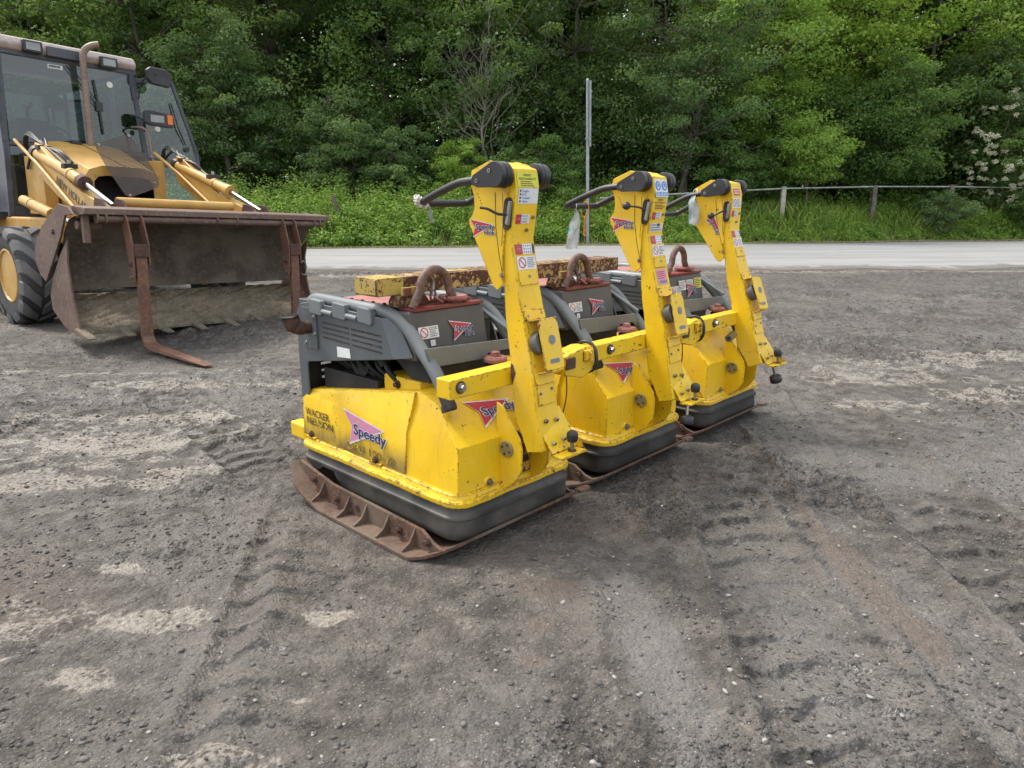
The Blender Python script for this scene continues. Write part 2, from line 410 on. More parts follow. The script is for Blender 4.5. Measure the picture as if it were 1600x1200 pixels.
def hazard_strip(d, x, y, w_, h, extra=True):      # red block with a chart of coloured dots
    d.rect(x, y, x+w_, y+h, M['white'], 0); d.rect(x, y, x+w_*.38, y+h, M['sred'], 1)
    d.lines(x+w_*.08, y+h*.35, x+w_*.33, y+h*.65, 2, M['spink'], 2, 3)
    cols = ['sblue', 'sgreen', 'sred']
    for j in range(3):
        for i in range(4):
            d.disc(x+w_*(.46+.115*i), y+h*(.82-.31*j), h*.085, M[cols[j] if (i+j) % 3 or j < 2 else 'sblack'], 1, n=8)
    if extra: d.rect(x+w_*.9, y+.02*h, x+w_, y+h*.98, M['sblack'], 2)
def no_entry(d, x, y, w_, h, seed=1):
    d.rect(x, y, x+w_, y+h, M['white'], 0)
    cx, cy, r = x+w_*.27, y+h*.52, min(w_*.22, h*.42)
    d.ring(cx, cy, r*.8, r, M['sred'], 1)
    a = R(-45); q = r*.85; t = r*.09
    dx, dy = cos(a)*q, sin(a)*q; nx, ny = -sin(a)*t, cos(a)*t
    d.poly([(cx-dx-nx, cy-dy-ny), (cx+dx-nx, cy+dy-ny), (cx+dx+nx, cy+dy+ny), (cx-dx+nx, cy-dy+ny)], M['sred'], 2)
    d.lines(x+w_*.55, y+h*.1, x+w_*.97, y+h*.92, 6, M['sgrey'], 1, seed)

# ------------------------------------------------------------------ the three plate compactors (X along the row, Y towards their front, Z up)
ROW = R(46.5)
AX = Vector((cos(ROW), sin(ROW), 0)); BX = Vector((-sin(ROW), cos(ROW), 0))
O1 = Vector((-.208, 2.492, 0))
def W1(x, y, z=0): return O1+AX*x+BX*y+Vector((0, 0, z))
def rrect(x0, x1, y0, y1, r, step=.03, k=6):
    pts = []
    for cx, cy, a0 in ((x1-r, y0+r, -90), (x1-r, y1-r, 0), (x0+r, y1-r, 90), (x0+r, y0+r, 180)):
        for i in range(k+1):
            a = R(a0+90*i/k); pts.append((cx+cos(a)*r, cy+sin(a)*r))
    out = []
    for i, p in enumerate(pts):
        q = pts[(i+1) % len(pts)]; d = math.dist(p, q); n = max(1, int(d/step))
        for j in range(n): out.append((p[0]+(q[0]-p[0])*j/n, p[1]+(q[1]-p[1])*j/n))
    return out
def loft(mb, rings, m, cap=True):
    n = len(rings[0]); vs = [p for r in rings for p in r]
    fs = [(i*n+k, i*n+(k+1) % n, (i+1)*n+(k+1) % n, (i+1)*n+k) for i in range(len(rings)-1) for k in range(n)]
    if cap: fs += [tuple(range(n))[::-1], tuple(range((len(rings)-1)*n, len(rings)*n))]
    return mb.add(vs, fs, m)
def plate_z(y):
    pts = [(-.06, .11), (0, .058), (.05, .030), (.10, .010), (.15, 0), (.80, 0), (.90, .028), (1.0, .075), (1.1, .14), (1.2, .22)]
    for (a, za), (b, zb) in zip(pts, pts[1:]):
        if a <= y <= b: return za+(zb-za)*(y-a)/(b-a)
    return 0.
REAR = [(-.036, 1.478), (-.047, 1.413), (-.036, 1.316), (-.021, 1.223), (-.033, 1.165), (-.054, 1.05), (-.087, .918), (-.131, .739), (-.152, .594), (-.187, .424)]
def rear_at(z):
    for (ya, za), (yb, zb) in zip(REAR, REAR[1:]):
        if zb <= z <= za:
            t = (z-za)/(zb-za); return Vector((0, ya+(yb-ya)*t, z)), Vector((0, ya-yb, za-zb)).normalized()
def faceM(z, x=.35, tilt=None):
    p, v = rear_at(z); u = Vector((1, 0, 0)); n = u.cross(v); p = p+Vector((x, 0, 0))
    return Matrix(((u.x, v.x, n.x, p.x), (u.y, v.y, n.y, p.y), (u.z, v.z, n.z, p.z), (0, 0, 0, 1)))

def compactor(idx, label, off, lean, barx0, seed):
    rg = random.Random(seed)
    root = empty('plate_compactor', W1(*off), ROW); tag(root, label, 'plate compactor', 'plate compactors parked in a row')
    pv = Vector((0, -.01, .40))
    PX = Matrix.Translation(pv) @ Matrix.Rotation(R(-lean), 4, 'X') @ Matrix.Translation(-pv)   # handle column tips towards the front
    # ---- base plate
    b = MB()
    xs = [-.135, -.128, -.045, .10, .35, .60, .755, .838, .845]; ys = [-.012, .0, .02, .05, .075, .10, .125, .15, .35, .55, .80, .85, .90, .95, 1.0, 1.05, 1.10]
    def xl(y):   # plan outline narrows towards the ends
        if y < .15: return -.135+(.15-y)*.72
        if y > 1.0: return -.135+(y-1.0)*.5
        return -.135
    n = len(xs); vs = []
    for dz in (0, .015):
        for y in ys:
            for x in xs:
                l = xl(y); xx = min(max(x, l+(.0 if x == xs[0] else .004)), .71-l)
                vs.append((xx, y, plate_z(y)+dz))
    K = n*len(ys); fs = []
    for j in range(len(ys)-1):
        for i in range(n-1):
            a = j*n+i; fs.append((a, a+n, a+n+1, a+1)); fs.append((K+a, K+a+1, K+a+n+1, K+a+n))
    for i in range(n-1): fs.append((i, i+1, K+i+1, K+i)); a = (len(ys)-1)*n+i; fs.append((a+1, a, K+a, K+a+1))
    for j in range(len(ys)-1): a = j*n; fs.append((a+n, a, K+a, K+a+n)); a += n-1; fs.append((a, a+n, K+a+n, K+a))
    b.add(vs, fs, M['rust_plate'])
    for sx in (1, -1):
        fx = lambda x: x if sx == 1 else .71-x
        yy = [.025, .05, .10, .16, .8, .92, 1.02, 1.07]
        def top(y):
            t_ = max(.104+(max(0, y-.75))*.18, plate_z(y)+.01)
            return t_+(plate_z(y)+.014-t_)*max(0, min(1, (.17-y)/.14))
        vs = []
        for x in (-.052, -.036):
            for y in yy: vs.append((fx(x), y, plate_z(y)+.008)); vs.append((fx(x), y, top(y)))
        L = len(yy)*2; fs = []
        for i in range(len(yy)-1):
            a = 2*i; fs += [(a, a+2, a+3, a+1), (L+a, L+a+1, L+a+3, L+a+2), (a+1, a+3, L+a+3, L+a+1)]
        fs += [(0, 1, L+1, L), (L-2, L-1, 2*L-1, 2*L-2)]
        b.add(vs, fs, M['rust_plate'])
        for gy in (.20, .375, .53, .66, .86):
            z0 = plate_z(gy)+.012
            b.prism([(fx(-.050), z0), (fx(-.126), z0), (fx(-.122), z0+.012), (fx(-.085), z0+.03), (fx(-.066), z0+.06), (fx(-.050), z0+.088)], 'y', gy-.005, gy+.005, M['rust_plate'])
    pl = b.build('base_plate', root, .003, 50)
    for gy in (.12, .30, .76, .94):
        bb = MB(); bolt(bb, (-.052, gy, plate_z(gy)+.055), (-1, 0, 0), .013, .022, M['rust']); bb.build('bolt', pl, 0)
    hb = MB(); hb.cyl((-.054, .60, .055), (-.0525, .60, .055), .016, M['seam'], n=14); hb.build('bolt_hole', pl, 0)
    e = MB(); e.prism([(.76, -.002), (.80, -.012), (.822, -.012), (.836, .0), (.838, .016), (.826, .028), (.76, .034)], 'z', .050, .066, M['rust_plate']); e.build('towing_eye', root, .002)
    # ---- rubber skirt
    s = MB(); rings = []
    for of, z in ((-.014, .212), (-.010, .185), (-.004, .172), (.006, .166), (.007, .157), (-.001, .150), (.000, .12), (.003, .095), (.001, .077), (-.008, .066)):
        ring = []
        for x, y in rrect(-of, .708+of, -of, 1.158+of, .085+of):
            zz = z
            if x < .2 and .80 < y < 1.01:
                k = min(1, (y-.80)/.05, (1.01-y)/.04); low = .07+.075*k; zz = max(z, low-(0 if z < .1 else 0)) if z < low else z
            elif y > 1.0: zz = z+(.03 if z < .12 else 0)
            ring.append((x, y, zz))
        rings.append(ring[::1])
    loft(s, rings[::-1], M['rubber'] if idx == 0 else M['rubber_dark']); s.build('rubber_skirt', root, 0, 40)
    # ---- flange
    f = MB()
    def ring(of, z, r=.075): return [(x, y, z+.0015*sin(x*23+y*17+seed)) for x, y in rrect(-of, .708+of, -of, 1.158+of, r+of)]
    loft(f, [ring(-.004, .206), ring(.004, .208), ring(.006, .213), ring(.006, .226), ring(.002, .231), ring(-.010, .234), ring(-.014, .240), ring(-.016, .252), ring(-.022, .257)], M['yellow_flange'])
    f.build('flange', root, 0, 32)
    # ---- yellow body hood
    h = MB()
    half = [(.030, .030, .25), (.033, .028, .444), (.075, .185, .582), (.075, .31, .617), (.075, 1.12, .485), (.036, 1.145, .43), (.030, 1.15, .25)]
    rt = [(.71-x, y, z) for x, y, z in half]
    V = half+rt
    fs = [(0, 6, 5, 1), (1, 5, 4, 3, 2), (7, 8, 12, 13), (8, 9, 10, 11, 12), (0, 1, 8, 7), (1, 2, 9, 8), (2, 3, 10, 9), (3, 4, 11, 10), (4, 5, 12, 11), (5, 6, 13, 12)]
    h.add(V, fs, M['yellow']); hood = h.build('body_hood', root, .0025, 30)
    sp = MB(); t = .006     # removable side panel, slightly proud
    P = [(.030-t, .35, .262), (.032-t, .335, .444), (.072-t, .315, .612), (.072-t, 1.118, .484), (.034-t, 1.142, .432), (.030-t, 1.147, .262)]
    Q = [(x+.02, y, z) for x, y, z in P]
    P2 = [P[0], P[1], (.031-t, 1.143, .444), P[5]]
    n = 6
    vs = P+[(.0335-t, 1.1385, .444)]
    sp.add(vs+[(x+.03, y-.002 if y > 1 else y+.002, z) for x, y, z in vs], [(0, 5, 6, 1), (1, 6, 3, 2), (2, 3, 10, 9), (0, 1, 8, 7), (1, 2, 9, 8), (5, 0, 7, 12), (3, 6, 13, 10), (6, 5, 12, 13)], M['yellow_panel'])
    pan = sp.build('side_panel', root, .002, 25)
    for yy in (.55, 1.07):
        bb = MB(); bolt(bb, (.024, yy, .275), (-1, 0, 0), .011, .016, M['rust']); bb.box(.012, .03, yy-.04, yy+.04, .257, .264, M['yellow_flange']); bb.build('bolt', pan, 0)
    if idx == 0 or idx == 1:
        d = Decal((.0228, 1.112, .25), (0, -1, 0), (0, 0, 1), lift=.0004)
        d.text('WACKER', 0, .118, .036, M['worn'], 1, .018, .205); d.build('lettering', pan, 0, 0)
        d = Decal((.0228, 1.112, .25), (0, -1, 0), (0, 0, 1), lift=.0004); d.text('NEUSON', .008, .075, .036, M['worn'], 1, .018, .225); d.build('lettering', pan, 0, 0)
        d = Decal((.0228, .765, .25), (0, -1, 0), (0, 0, 1), lift=.0004)
        d.text('DPU 100-70', 0, .028, .038, M['worn2'], 1, 0., .35); d.build('lettering', pan, 0, 0)
        d = Decal((.0225, .775, .312), (0, -1, 0), (0, 0, 1), lift=.001)
        logo(d, 0, 0, .30, .145, 'spink', False, R(-2)); d.build('logo_sticker', pan, 0, 0)
    k = MB(); k.box(.12, .59, .35, .60, .55, .638, M['yellow']); k.build('exciter_cover', root, .006)
    bb = MB(); bolt(bb, (.12, .50, .605), (-1, 0, 0), .012, .02, M['rust']); bb.build('bolt', root, 0)
    # rear face details: logo, pivot brackets, lifting bolt
    if idx < 2:
        d = Decal((.195, .072, .487), (1, 0, 0), (0, .157, .138), lift=.0015)
        logo(d, 0, 0, .235, .125, 'sred', False); d.build('logo_sticker', hood, 0, 0)
    for x in (.262, .428):
        k = MB(); k.prism([(.048, .222), (.02, .212), (-.05, .262), (-.086, .318), (-.090, .415), (-.078, .455), (.012, .572), (.048, .585)], 'x', x, x+.010, M['yellow'])
        br = k.build('pivot_bracket', root, .003)
        o_ = x-.001 if x < .3 else x+.011; sg = -1 if x < .3 else 1
        bb = MB(); bb.cyl((o_, -.012, .40), (o_+sg*.008, -.012, .40), .034, M['steel'], n=28)
        for a in (20, 110, 200, 290): p = Vector((o_+sg*.008, -.012+cos(R(a))*.021, .40+sin(R(a))*.021)); bb.cyl(p, p+Vector((sg*.003, 0, 0)), .0055, M['seam'], n=8)
        bb.build('pivot_pin', br, .0015)
    bb = MB(); bb.cyl((.19, .034, .272), (.19, .020, .272), .022, M['yellow'], .016, n=20); bolt(bb, (.19, .020, .272), (0, -1, 0), .010, .014, M['zinc']); bb.build('bolt', root, 0)
    rc = MB(); rc.box(.273, .427, .010, .028, .262, .445, M['yellow_rust']); rc.box(.31, .41, .004, .03, .31, .33, M['seam']); rc.build('recess_plate', root, .002)
    k = MB(); k.lathe([(.012, -.02), (.028, -.02), (.034, -.012), (.05, -.008), (.05, .004), (.044, .012), (.02, .014), (.02, .03), (.012, .034)], (.385, .175, .722), (0, 0, 1), M['red_faded'], 20)
    k.lathe([(.04, -.09), (.04, -.02), (.03, -.02)], (.385, .175, .722), (0, 0, 1), M['dark'], 18); k.build('filler_cap', root, 0, 30)
    # ---- engine hood (grey)
    g = MB()
    side = [(1.165, .36), (1.172, .63), (1.165, .86), (1.13, .902), (1.04, .918), (.50, .900), (.425, .735), (1.085, .628), (1.098, .615), (1.102, .36)]
    g.prism(side, 'x', .042, .052, M['grey']); g.prism(side, 'x', .648, .658, M['grey'])
    g.add([(.042, .50, .900), (.042, .425, .735), (.075, .33, .748), (.085, .45, .905), (.052, .51, .895), (.052, .435, .735), (.083, .338, .752), (.093, .458, .90)],
          [(0, 1, 2, 3), (4, 7, 6, 5), (0, 3, 7, 4), (1, 5, 6, 2), (2, 6, 7, 3), (0, 4, 5, 1)], M['grey'])
    g.box(.053, .647, .98, 1.155, .900, .922, M['grey'])
    hd = g.build('engine_hood', root, .004)
    g = MB()     # louvred front plate
    for x0, x1 in ((.053, .14), (.20, .25), (.31, .647)): g.box(x0, x1, 1.140, 1.150, .36, .899, M['dark'])
    zz = .36
    for x0, x1 in ((.14, .20), (.25, .31)):
        g.box(x0, x1, 1.1405, 1.1495, .36, .52, M['dark']); g.box(x0, x1, 1.1405, 1.1495, .66, .898, M['dark'])
        for i in range(4): g.box(x0, x1, 1.1405, 1.1495, .532+.034*i, .554+.034*i, M['dark'])
    g.build('louvre_plate', root, 0)
    d = Decal((.042, .945, .745), (0, -1, 0), (0, 0, 1), lift=.0015)
    for i in range(4):
        for (a0, a1) in ((0, .215), (.232, .45)):
            za, zb = .084-.0225*i, .075-.0235*i
            z0 = za+(zb-za)*a0/.45; z1 = za+(zb-za)*a1/.45
            d.poly([(a0, z0), (a1, z1), (a1, z1+.008), (a0, z0+.008)], M['seam'])
    d.build('vent_slots', hd, 0, 0)
    d = Decal((.042, .832, .688), (0, -1, 0), (0, 0, 1), lift=.0018); d.poly([(0, 0), (.105, .008), (.10, .05), (.0, .048)], M['white']); d.build('sticker', hd, 0, 0)
    k = MB(); k.box(.034, .0415, .985, 1.105, .70, .89, M['grey'])
    for y, z in ((1.0, .85), (1.0, .77), (1.08, .72)): bolt(k, (.034, y, z), (-1, 0, 0), .007, .008, M['zinc'])
    k.build('exhaust_cover', hd, .002)
    for y0 in (1.03, .84, .65):
        k = MB(); k.prism([(y0, .922), (y0-.006, .936), (y0-.095, .930), (y0-.10, .914), (y0-.10, .868), (y0-.09, .862), (y0-.006, .868), (y0, .875)], 'x', .030, .060, M['grey_light']); k.build('hood_clip', hd, .005)
        if y0 > .7:
            k = MB(); k.cyl((.036, y0-.105, .884), (.036, y0-.185, .880), .012, M['grey_light'], n=12); k.build('hinge_pin', hd, .002)
    t_ = MB(); t_.prism([(.365, .930), (.330, .735), (.96, .70), (.97, .930)], 'x', .085, .50, M['tank']); tank = t_.build('fuel_tank', root, .008)
    t_ = MB(); t_.box(.11, .49, .355, .46, .931, .944, M['red'])
    t_.box(.11, .14, .462, .96, .931, .937, M['rust']); t_.box(.16, .47, .55, .95, .931, .936, M['red_faded'])
    for y in (.50, .58, .66, .74, .82, .90): bolt(t_, (.125, y, .937), (0, 0, 1), .008, .010, M['rust'])
    for x, y in ((.135, .41), (.30, .43), (.46, .41)): bolt(t_, (x, y, .944), (0, 0, 1), .010, .012, M['red_faded'])
    t_.build('top_plate', root, .002)
    k = MB(); k.box(.50, .64, .45, .98, .84, .915, M['tank']); k.box(.50, .64, .46, 1.0, .55, .838, M['dark'])
    k.box(.10, .62, .62, 1.05, .50, .60, M['dark']); k.prism([(.30, .765), (.30, .64), (.42, .64), (.60, .76)], 'x', .13, .48, M['dark'])
    for i in range(7):
        y = .50+.07*i; k.tube(smoothpath([(.13+.04*rg.random(), y, .60), (.11, y+.05, .66), (.13, y+.09, .72), (.15, y+.05, .80)]), .008+.006*rg.random(), M['dark'], 8)
    k.cyl((.12, .78, .66), (.15, .78, .66), .07, M['dark'], n=20); k.cyl((.11, .62, .70), (.15, .62, .70), .04, M['dark'], n=20); k.build('engine', root, .003)
    # lettering on the tank
    d = Decal((.085, .319, .70), (1, 0, 0), (0, .030, .165), lift=.003)
    no_entry(d, .03, .120, .105, .050, 4); d.build('sticker', tank, 0, 0)
    TD = lambda: Decal((.085, .319, .70), (1, 0, 0), (0, .030, .165), lift=.003)
    d = TD(); d.rect(.085, .088, .11, .112, M['white'], 0); d.text('1', .094, .094, .012, M['sred'], 1); d.build('sticker', tank, 0, 0)
    d = TD(); logo(d, .20, .098, .125, .078, 'sred', True, R(-3)); d.build('logo_sticker', tank, 0, 0)
    if idx == 2:
        d = TD()
        d.rect(.12, .14, .20, .20, M['white']); d.lines(.125, .145, .195, .195, 5, M['sgrey'], 1, 8); d.rect(.21, .14, .29, .20, M['white']); d.lines(.215, .145, .285, .195, 5, M['sgrey'], 1, 9)
        d.rect(.30, .14, .39, .205, M['syel']); d.lines(.305, .145, .385, .2, 5, M['sblack'], 1, 10)
        d.build('sticker', tank, 0, 0)
    # ---- roll tubes, lifting loop
    for x, name in ((.088, 'roll_tube'), (.585, 'roll_tube')):
        k = MB(); k.tube(fillet([(x, 1.13, .70), (x, 1.125, .93), (x, .43, .915), (x+.0, .20, .70), (x, .135, .585)], .10, 7), .0275, M['grey_light'] if idx != 1 or x < .3 else M['grey_light'], 14); tb_ = k.build(name, root, 0, 60)
        k = MB(); k.tube([(x, .170, .648), (x, .128, .574)], .0285, M['dark'], 14); k.build('tube_boot', tb_, .002)
    k = MB(); k.prism([(.05, .806), (.535, .783), (.62, .703), (.595, .698), (.515, .740), (.39, .740), (.39, .718), (.118, .726), (.118, .680), (.092, .680)], 'y', .225, .235, M['grey_light']); k.build('cross_brace', root, .002)
    for x0, x1 in ((.515, .575),):
        k = MB(); k.add([(x0-.012, .42, .92), (x0+.012, .42, .92), (x1+.012, .236, .80), (x1-.012, .236, .80), (x0-.012, .412, .91), (x0+.012, .412, .91), (x1+.012, .236, .785), (x1-.012, .236, .785)],
              [(0, 1, 2, 3), (4, 7, 6, 5), (0, 4, 5, 1), (1, 5, 6, 2), (2, 6, 7, 3), (3, 7, 4, 0)], M['grey_light']); k.build('brace_bar', root, .002)
    k = MB(); arc = [(.112, .375, .944), (.130, .375, .975)]+[(.238-.082*cos(a), .375+.004*a, 1.010+.082*sin(a)) for a in [R(i*15) for i in range(13)]]+[(.338, .385, .975), (.350, .385, .944)]
    k.tube(arc, .0185, M['rust_tube'], 14); k.build('lifting_loop', root, 0, 60)
    k = MB(); k.lathe([(.02, 0), (.04, .0), (.045, .008), (.062, .012), (.066, .020), (.060, .030), (.03, .033)], (.365, .41, .944), (0, 0, 1), M['red_faded'], 24); k.build('fuel_cap', root, 0, 40)
    # exhaust pipe mouth
    k = MB(); k.tube(smoothpath([(.05, 1.045, .80), (0, 1.05, .80), (-.035, 1.06, .815), (-.05, 1.065, .855)], 5), [.030]*5+[.034]*5+[.040]*5+[.044], M['rust'], 16, cap=False)
    k.lathe([(.0445, 0), (.045, .002), (.040, .002), (.036, -.02), (.001, -.03)], (-.05, 1.065, .853), (-.02, .02, 1), M['dark'], 16)
    k.build('exhaust_pipe', root, 0, 50)
    # front tow block
    k = MB(); k.box(.03, .10, 1.15, 1.29, .215, .295, M['yellow']); k.build('front_bumper_block', root, .012); k = MB(); k.box(.61, .68, 1.15, 1.29, .215, .295, M['yellow']); k.build('front_bumper_block', root, .012)
    # ---- tie bar across the rear
    k = MB(); k.box(barx0, .60, -.012, .066, .660, .735, M['yellow_worn'] if idx else M['yellow']); tb = k.build('cross_bar', root, .005)
    for x in (barx0+.05 if idx == 0 else .0+barx0+.17,):
        bb = MB(); bb.cyl((x, -.0125, .702), (x, -.0165, .702), .024, M['rust'], n=20); bolt(bb, (x, -.0165, .702), (0, -1, 0), .012, .018, M['steel']); bb.build('bolt', tb, 0)
    k = MB(); k.prism([(.118, .572), (.150, .558), (.155, .585), (.125, .60)], 'x', .060, .116, M['seam']); k.build('tube_foot', root, .003)
    if idx < 2:   # folded latch at the right end, tied with a rubber strap
        k = MB(); k.prism([(.598, .645), (.72, .615), (.80, .645), (.83, .70), (.815, .745), (.74, .752), (.598, .728)], 'y', -.03, .06, M['yellow_worn']); k.box(.72, .78, -.045, -.03, .69, .74, M['yellow_worn'])
        k.box(.60, .66, -.04, -.03, .67, .72, M['rust']); lt = k.build('bar_latch', tb, .006)
        for z in (.70, .725):
            bb = MB(); bolt(bb, (.75, -.046, z), (0, -1, 0), .008, .012, M['yellow_worn']); bb.build('bolt', tb, 0)
        k = MB(); k.tube([(.795+.004*cos(3*a), .013+.062*cos(a), .693+.068*sin(a)) for a in [2*pi*i/24 for i in range(24)]], .0085, M['black'], 8, closed=True)
        k.build('rubber_strap', tb, 0, 60)
        k = MB(); k.tube(smoothpath([(.62, -.02, .64), (.61, -.03, .56), (.60, -.02, .48), (.59, 0, .42)]), .003, M['seam'], 6); k.build('cable', tb, 0, 60)
    if idx == 2:
        k = MB(); k.cyl((.13, -.04, .60), (.27, .0, .60), .022, M['steel'], n=18); k.cyl((.128, -.041, .60), (.134, -.039, .60), .012, M['seam'], n=12); k.build('pipe_stub', root, .002)
    # ---- handle column (drawbar folded upright)
    col = REAR+[(-.107, .405), (-.076, .471), (-.040, .537), (-.018, .754), (.006, .907), (.012, .97), (.02, 1.10), (.06, 1.28), (.10, 1.33), (.178, 1.465), (.170, 1.474), (.081, 1.507), (.018, 1.495)]
    k = MB(PX); k.prism(col, 'x', .275, .402, M['yellow'])
    cm = k.build('handle_column', root, .004)
    wing = [(-.020, 1.474), (.020, 1.498), (.081, 1.510), (.178, 1.477), (.186, 1.45), (.185, 1.42), (.168, 1.385), (.166, 1.345), (.176, 1.315), (.196, 1.293), (.198, 1.28), (.066, 1.045), (.045, 1.032), (.014, 1.055), (.012, 1.20), (-.004, 1.30)]
    for x0, x1 in ((.266, .2745), (.4025, .411)):
        k = MB(PX); k.prism(wing, 'x', x0, x1, M['yellow'])
        ck = k.build('column_cheek', cm, .002)
        if x0 < .3:
            sm_ = MB(PX); sm_.tube([(x0-.0002, .052, 1.395), (x0-.0002, .050, 1.27), (x0-.0002, .034, 1.17), (x0-.0002, .012, 1.08)], .0014, M['seam'], 5)
            sm_.tube([(x0-.0002, .014, 1.39), (x0-.0002, .010, 1.30), (x0-.0002, .020, 1.20)], .0010, M['seam'], 5); sm_.build('fold_line', ck, 0)
            for j in range(5):
                q = MB(PX); q.cyl((x0-.0006, .145-.006*j, 1.39-.012*j), (x0+.0004, .145-.006*j, 1.39-.012*j), .0028, M['seam'], n=6); q.build('vent_hole', ck, 0) if idx < 2 else None
        bb = MB(PX); bolt(bb, (x0 if x0 < .3 else x1, .02, 1.09), (-1 if x0 < .3 else 1, 0, 0), .0065, .007, M['steel']); bb.build('bolt', cm, 0)
    for (za, zb) in ((1.105, 1.055), (.945, .60)):     # cover plates on the rear face
        pa, _ = rear_at(za); pb, _ = rear_at(zb)
        mids = [rear_at(z)[0] for z in (za, (za+zb)/2, zb)]
        k = MB(PX)
        vs = []
        for p in mids:
            for x in (.289, .390): vs += [(x, p.y-.006, p.z), (x, p.y+.002, p.z)]
        fs = []
        for i in range(len(mids)-1):
            a = 4*i; fs += [(a, a+4, a+6, a+2), (a+1, a+3, a+7, a+5), (a, a+1, a+5, a+4), (a+2, a+6, a+7, a+3)]
        a = 4*(len(mids)-1); fs += [(0, 2, 3, 1), (a, a+1, a+3, a+2)]
        fs = [f for f in fs]
        k.add(vs, fs, M['yellow']); k.build('cover_plate', cm, .0015, seg=1)
    for x, z in ((.345, 1.085), (.378, 1.305), (.350, 1.258), (.300, .94), (.378, .945), (.305, .645), (.372, .655)):
        Fm = PX @ faceM(z, x); bb = MB(Fm); bolt(bb, (0, 0, .003), (0, 0, 1), .0048, .008, M['steel']); bb.build('bolt', cm, 0)
    if idx == 0:
        d = Decal((.275, 0, 0), (0, -1, 0), (0, 0, 1), X=PX, lift=.0008); d.poly([(.0185, .752), (.032, .748), (.046, .716), (.030, .670), (.022, .692)], M['rust']); d.build('rust_patch', cm, 0, 0)
    # hand-wheel guard bracket on the rear face
    Fm = PX @ faceM(.83, .343); k = MB(Fm)
    k.prism([(-.038, -.105), (.058, -.105), (.066, -.095), (.066, .070), (.052, .093), (-.038, .093), (-.046, .08), (-.046, -.095)], 'z', .046, .052, M['yellow'])
    k.box(-.05, .068, .088, .094, .004, .05, M['yellow']); k.box(-.045, .06, -.112, -.105, .004, .05, M['yellow']); k.box(-.065, .055, .094, .135, .0, .006, M['yellow']); k.box(-.06, .05, -.155, -.106, .0, .006, M['yellow'])
    gb = k.build('latch_bracket', cm, .004)
    k = MB(Fm); k.cyl((.015, .01, .0525), (.015, .01, .0545), .018, M['sgrey'], n=20); k.cyl((-.022, .005, .008), (-.022, .005, .040), .045, M['tank'], n=28); k.build('latch_roller', gb, 0)
    k = MB(Fm); k.prism([(-.010, -.080), (.036, -.080), (.042, -.072), (.036, -.063), (-.010, -.063), (-.016, -.072)], 'z', .0525, .0535, M['sgrey']); k.build('slot', gb, 0)
    # foot shelf with rubber buffer
    k = MB(PX); k.add([(.290, -.150, .575), (.418, -.150, .575), (.450, -.178, .50), (.452, -.215, .415), (.300, -.215, .415), (.286, -.165, .50),
                 (.290, -.142, .575), (.418, -.142, .575), (.446, -.170, .50), (.448, -.207, .415), (.304, -.207, .415), (.290, -.157, .50)],
                [(0, 5, 4, 3, 2, 1), (6, 7, 8, 9, 10, 11), (0, 1, 7, 6), (1, 2, 8, 7), (2, 3, 9, 8), (3, 4, 10, 9), (4, 5, 11, 10), (5, 0, 6, 11)], M['yellow_worn'])
    k.box(.300, .452, -.268, -.206, .404, .413, M['yellow_worn']); k.prism([(-.207, .405), (-.262, .405), (-.207, .47)], 'x', .452, .457, M['yellow_worn'])
    fs_ = k.build('foot_shelf', cm, .002)
    for x, z in ((.315, .54), (.375, .535), (.385, .46), (.325, .455)):
        y = -.152-(.575-z)*.41; bb = MB(PX); bb.cyl((x, y, z), (x, y-.010, z-.003), .0085, M['steel'], n=12); bb.cyl((x, y-.010, z-.003), (x, y-.011, z-.003), .005, M['seam'], n=8); bb.build('bolt', fs_, 0)
    k = MB(PX); k.cyl((.395, -.237, .413), (.395, -.237, .418), .017, M['rust'], n=14); k.cyl((.395, -.237, .418), (.395, -.237, .455), .0075, M['steel'], n=12)
    k.lathe([(.010, 0), (.019, .001), (.0225, .01), (.023, .028), (.0205, .038), (.012, .044)], (.395, -.237, .452), (0, 0, 1), M['black'], 18); k.build('rubber_buffer', fs_, 0, 50)
    if idx > 0:
        k = MB(PX); a = Vector((.33, -.235, .40)); dn = Vector((-.25 if idx == 1 else .2, -.1, -1)).normalized(); k.cyl(a, a+dn*.05, .008, M['steel'], n=10); k.cyl(a+dn*.05, a+dn*.055, .022, M['rust'], n=14)
        k.lathe([(.03, 0), (.034, .004), (.034, .034), (.03, .04)], a+dn*.055, dn, M['black'], 18); k.build('hanging_buffer', fs_, 0, 50)
    # head: black end caps and U-handle
    P = [(0+cos(R(t))*.046, 1.456+sin(R(t))*.046) for t in range(58, 292, 10)]+[(.085, 1.412), (.112, 1.421), (.120, 1.438), (.110, 1.456)]
    for x0, x1 in ((.205, .258), (.419, .472)):
        L_ = x0 < .3; k = MB(PX); k.prism(P, 'x', x0 if L_ else x1-.024, x0+.024 if L_ else x1, M['black'])
        k.lathe([(.040, 0), (.046, .003), (.0465, .010), (.0435, .012), (.0435, .015), (.0465, .017), (.0465, .028), (.042, .030)], (x0+.024 if L_ else x1-.024, -.004, 1.456), (1 if L_ else -1, 0, 0), M['black'], 32)
        k.cyl((.255, 0, 1.447), (.28, 0, 1.447), .035, M['black'], n=20) if x0 < .3 else k.cyl((.40, 0, 1.447), (.425, 0, 1.447), .035, M['black'], n=20)
        cp = k.build('end_cap', cm, .004)
        for y, z in ((.022, 1.470), (.088, 1.436)):
            o_ = x0 if x0 < .3 else x1; sg = -1 if x0 < .3 else 1
            bb = MB(PX); bb.cyl((o_, y, z), (o_+sg*.003, y, z), .008, M['steel'], n=12); bb.cyl((o_+sg*.003, y, z), (o_+sg*.0035, y, z), .004, M['seam'], n=6); bb.build('bolt', cp, 0)
    k = MB(PX); xa, xb, xc = .232, .495, .447
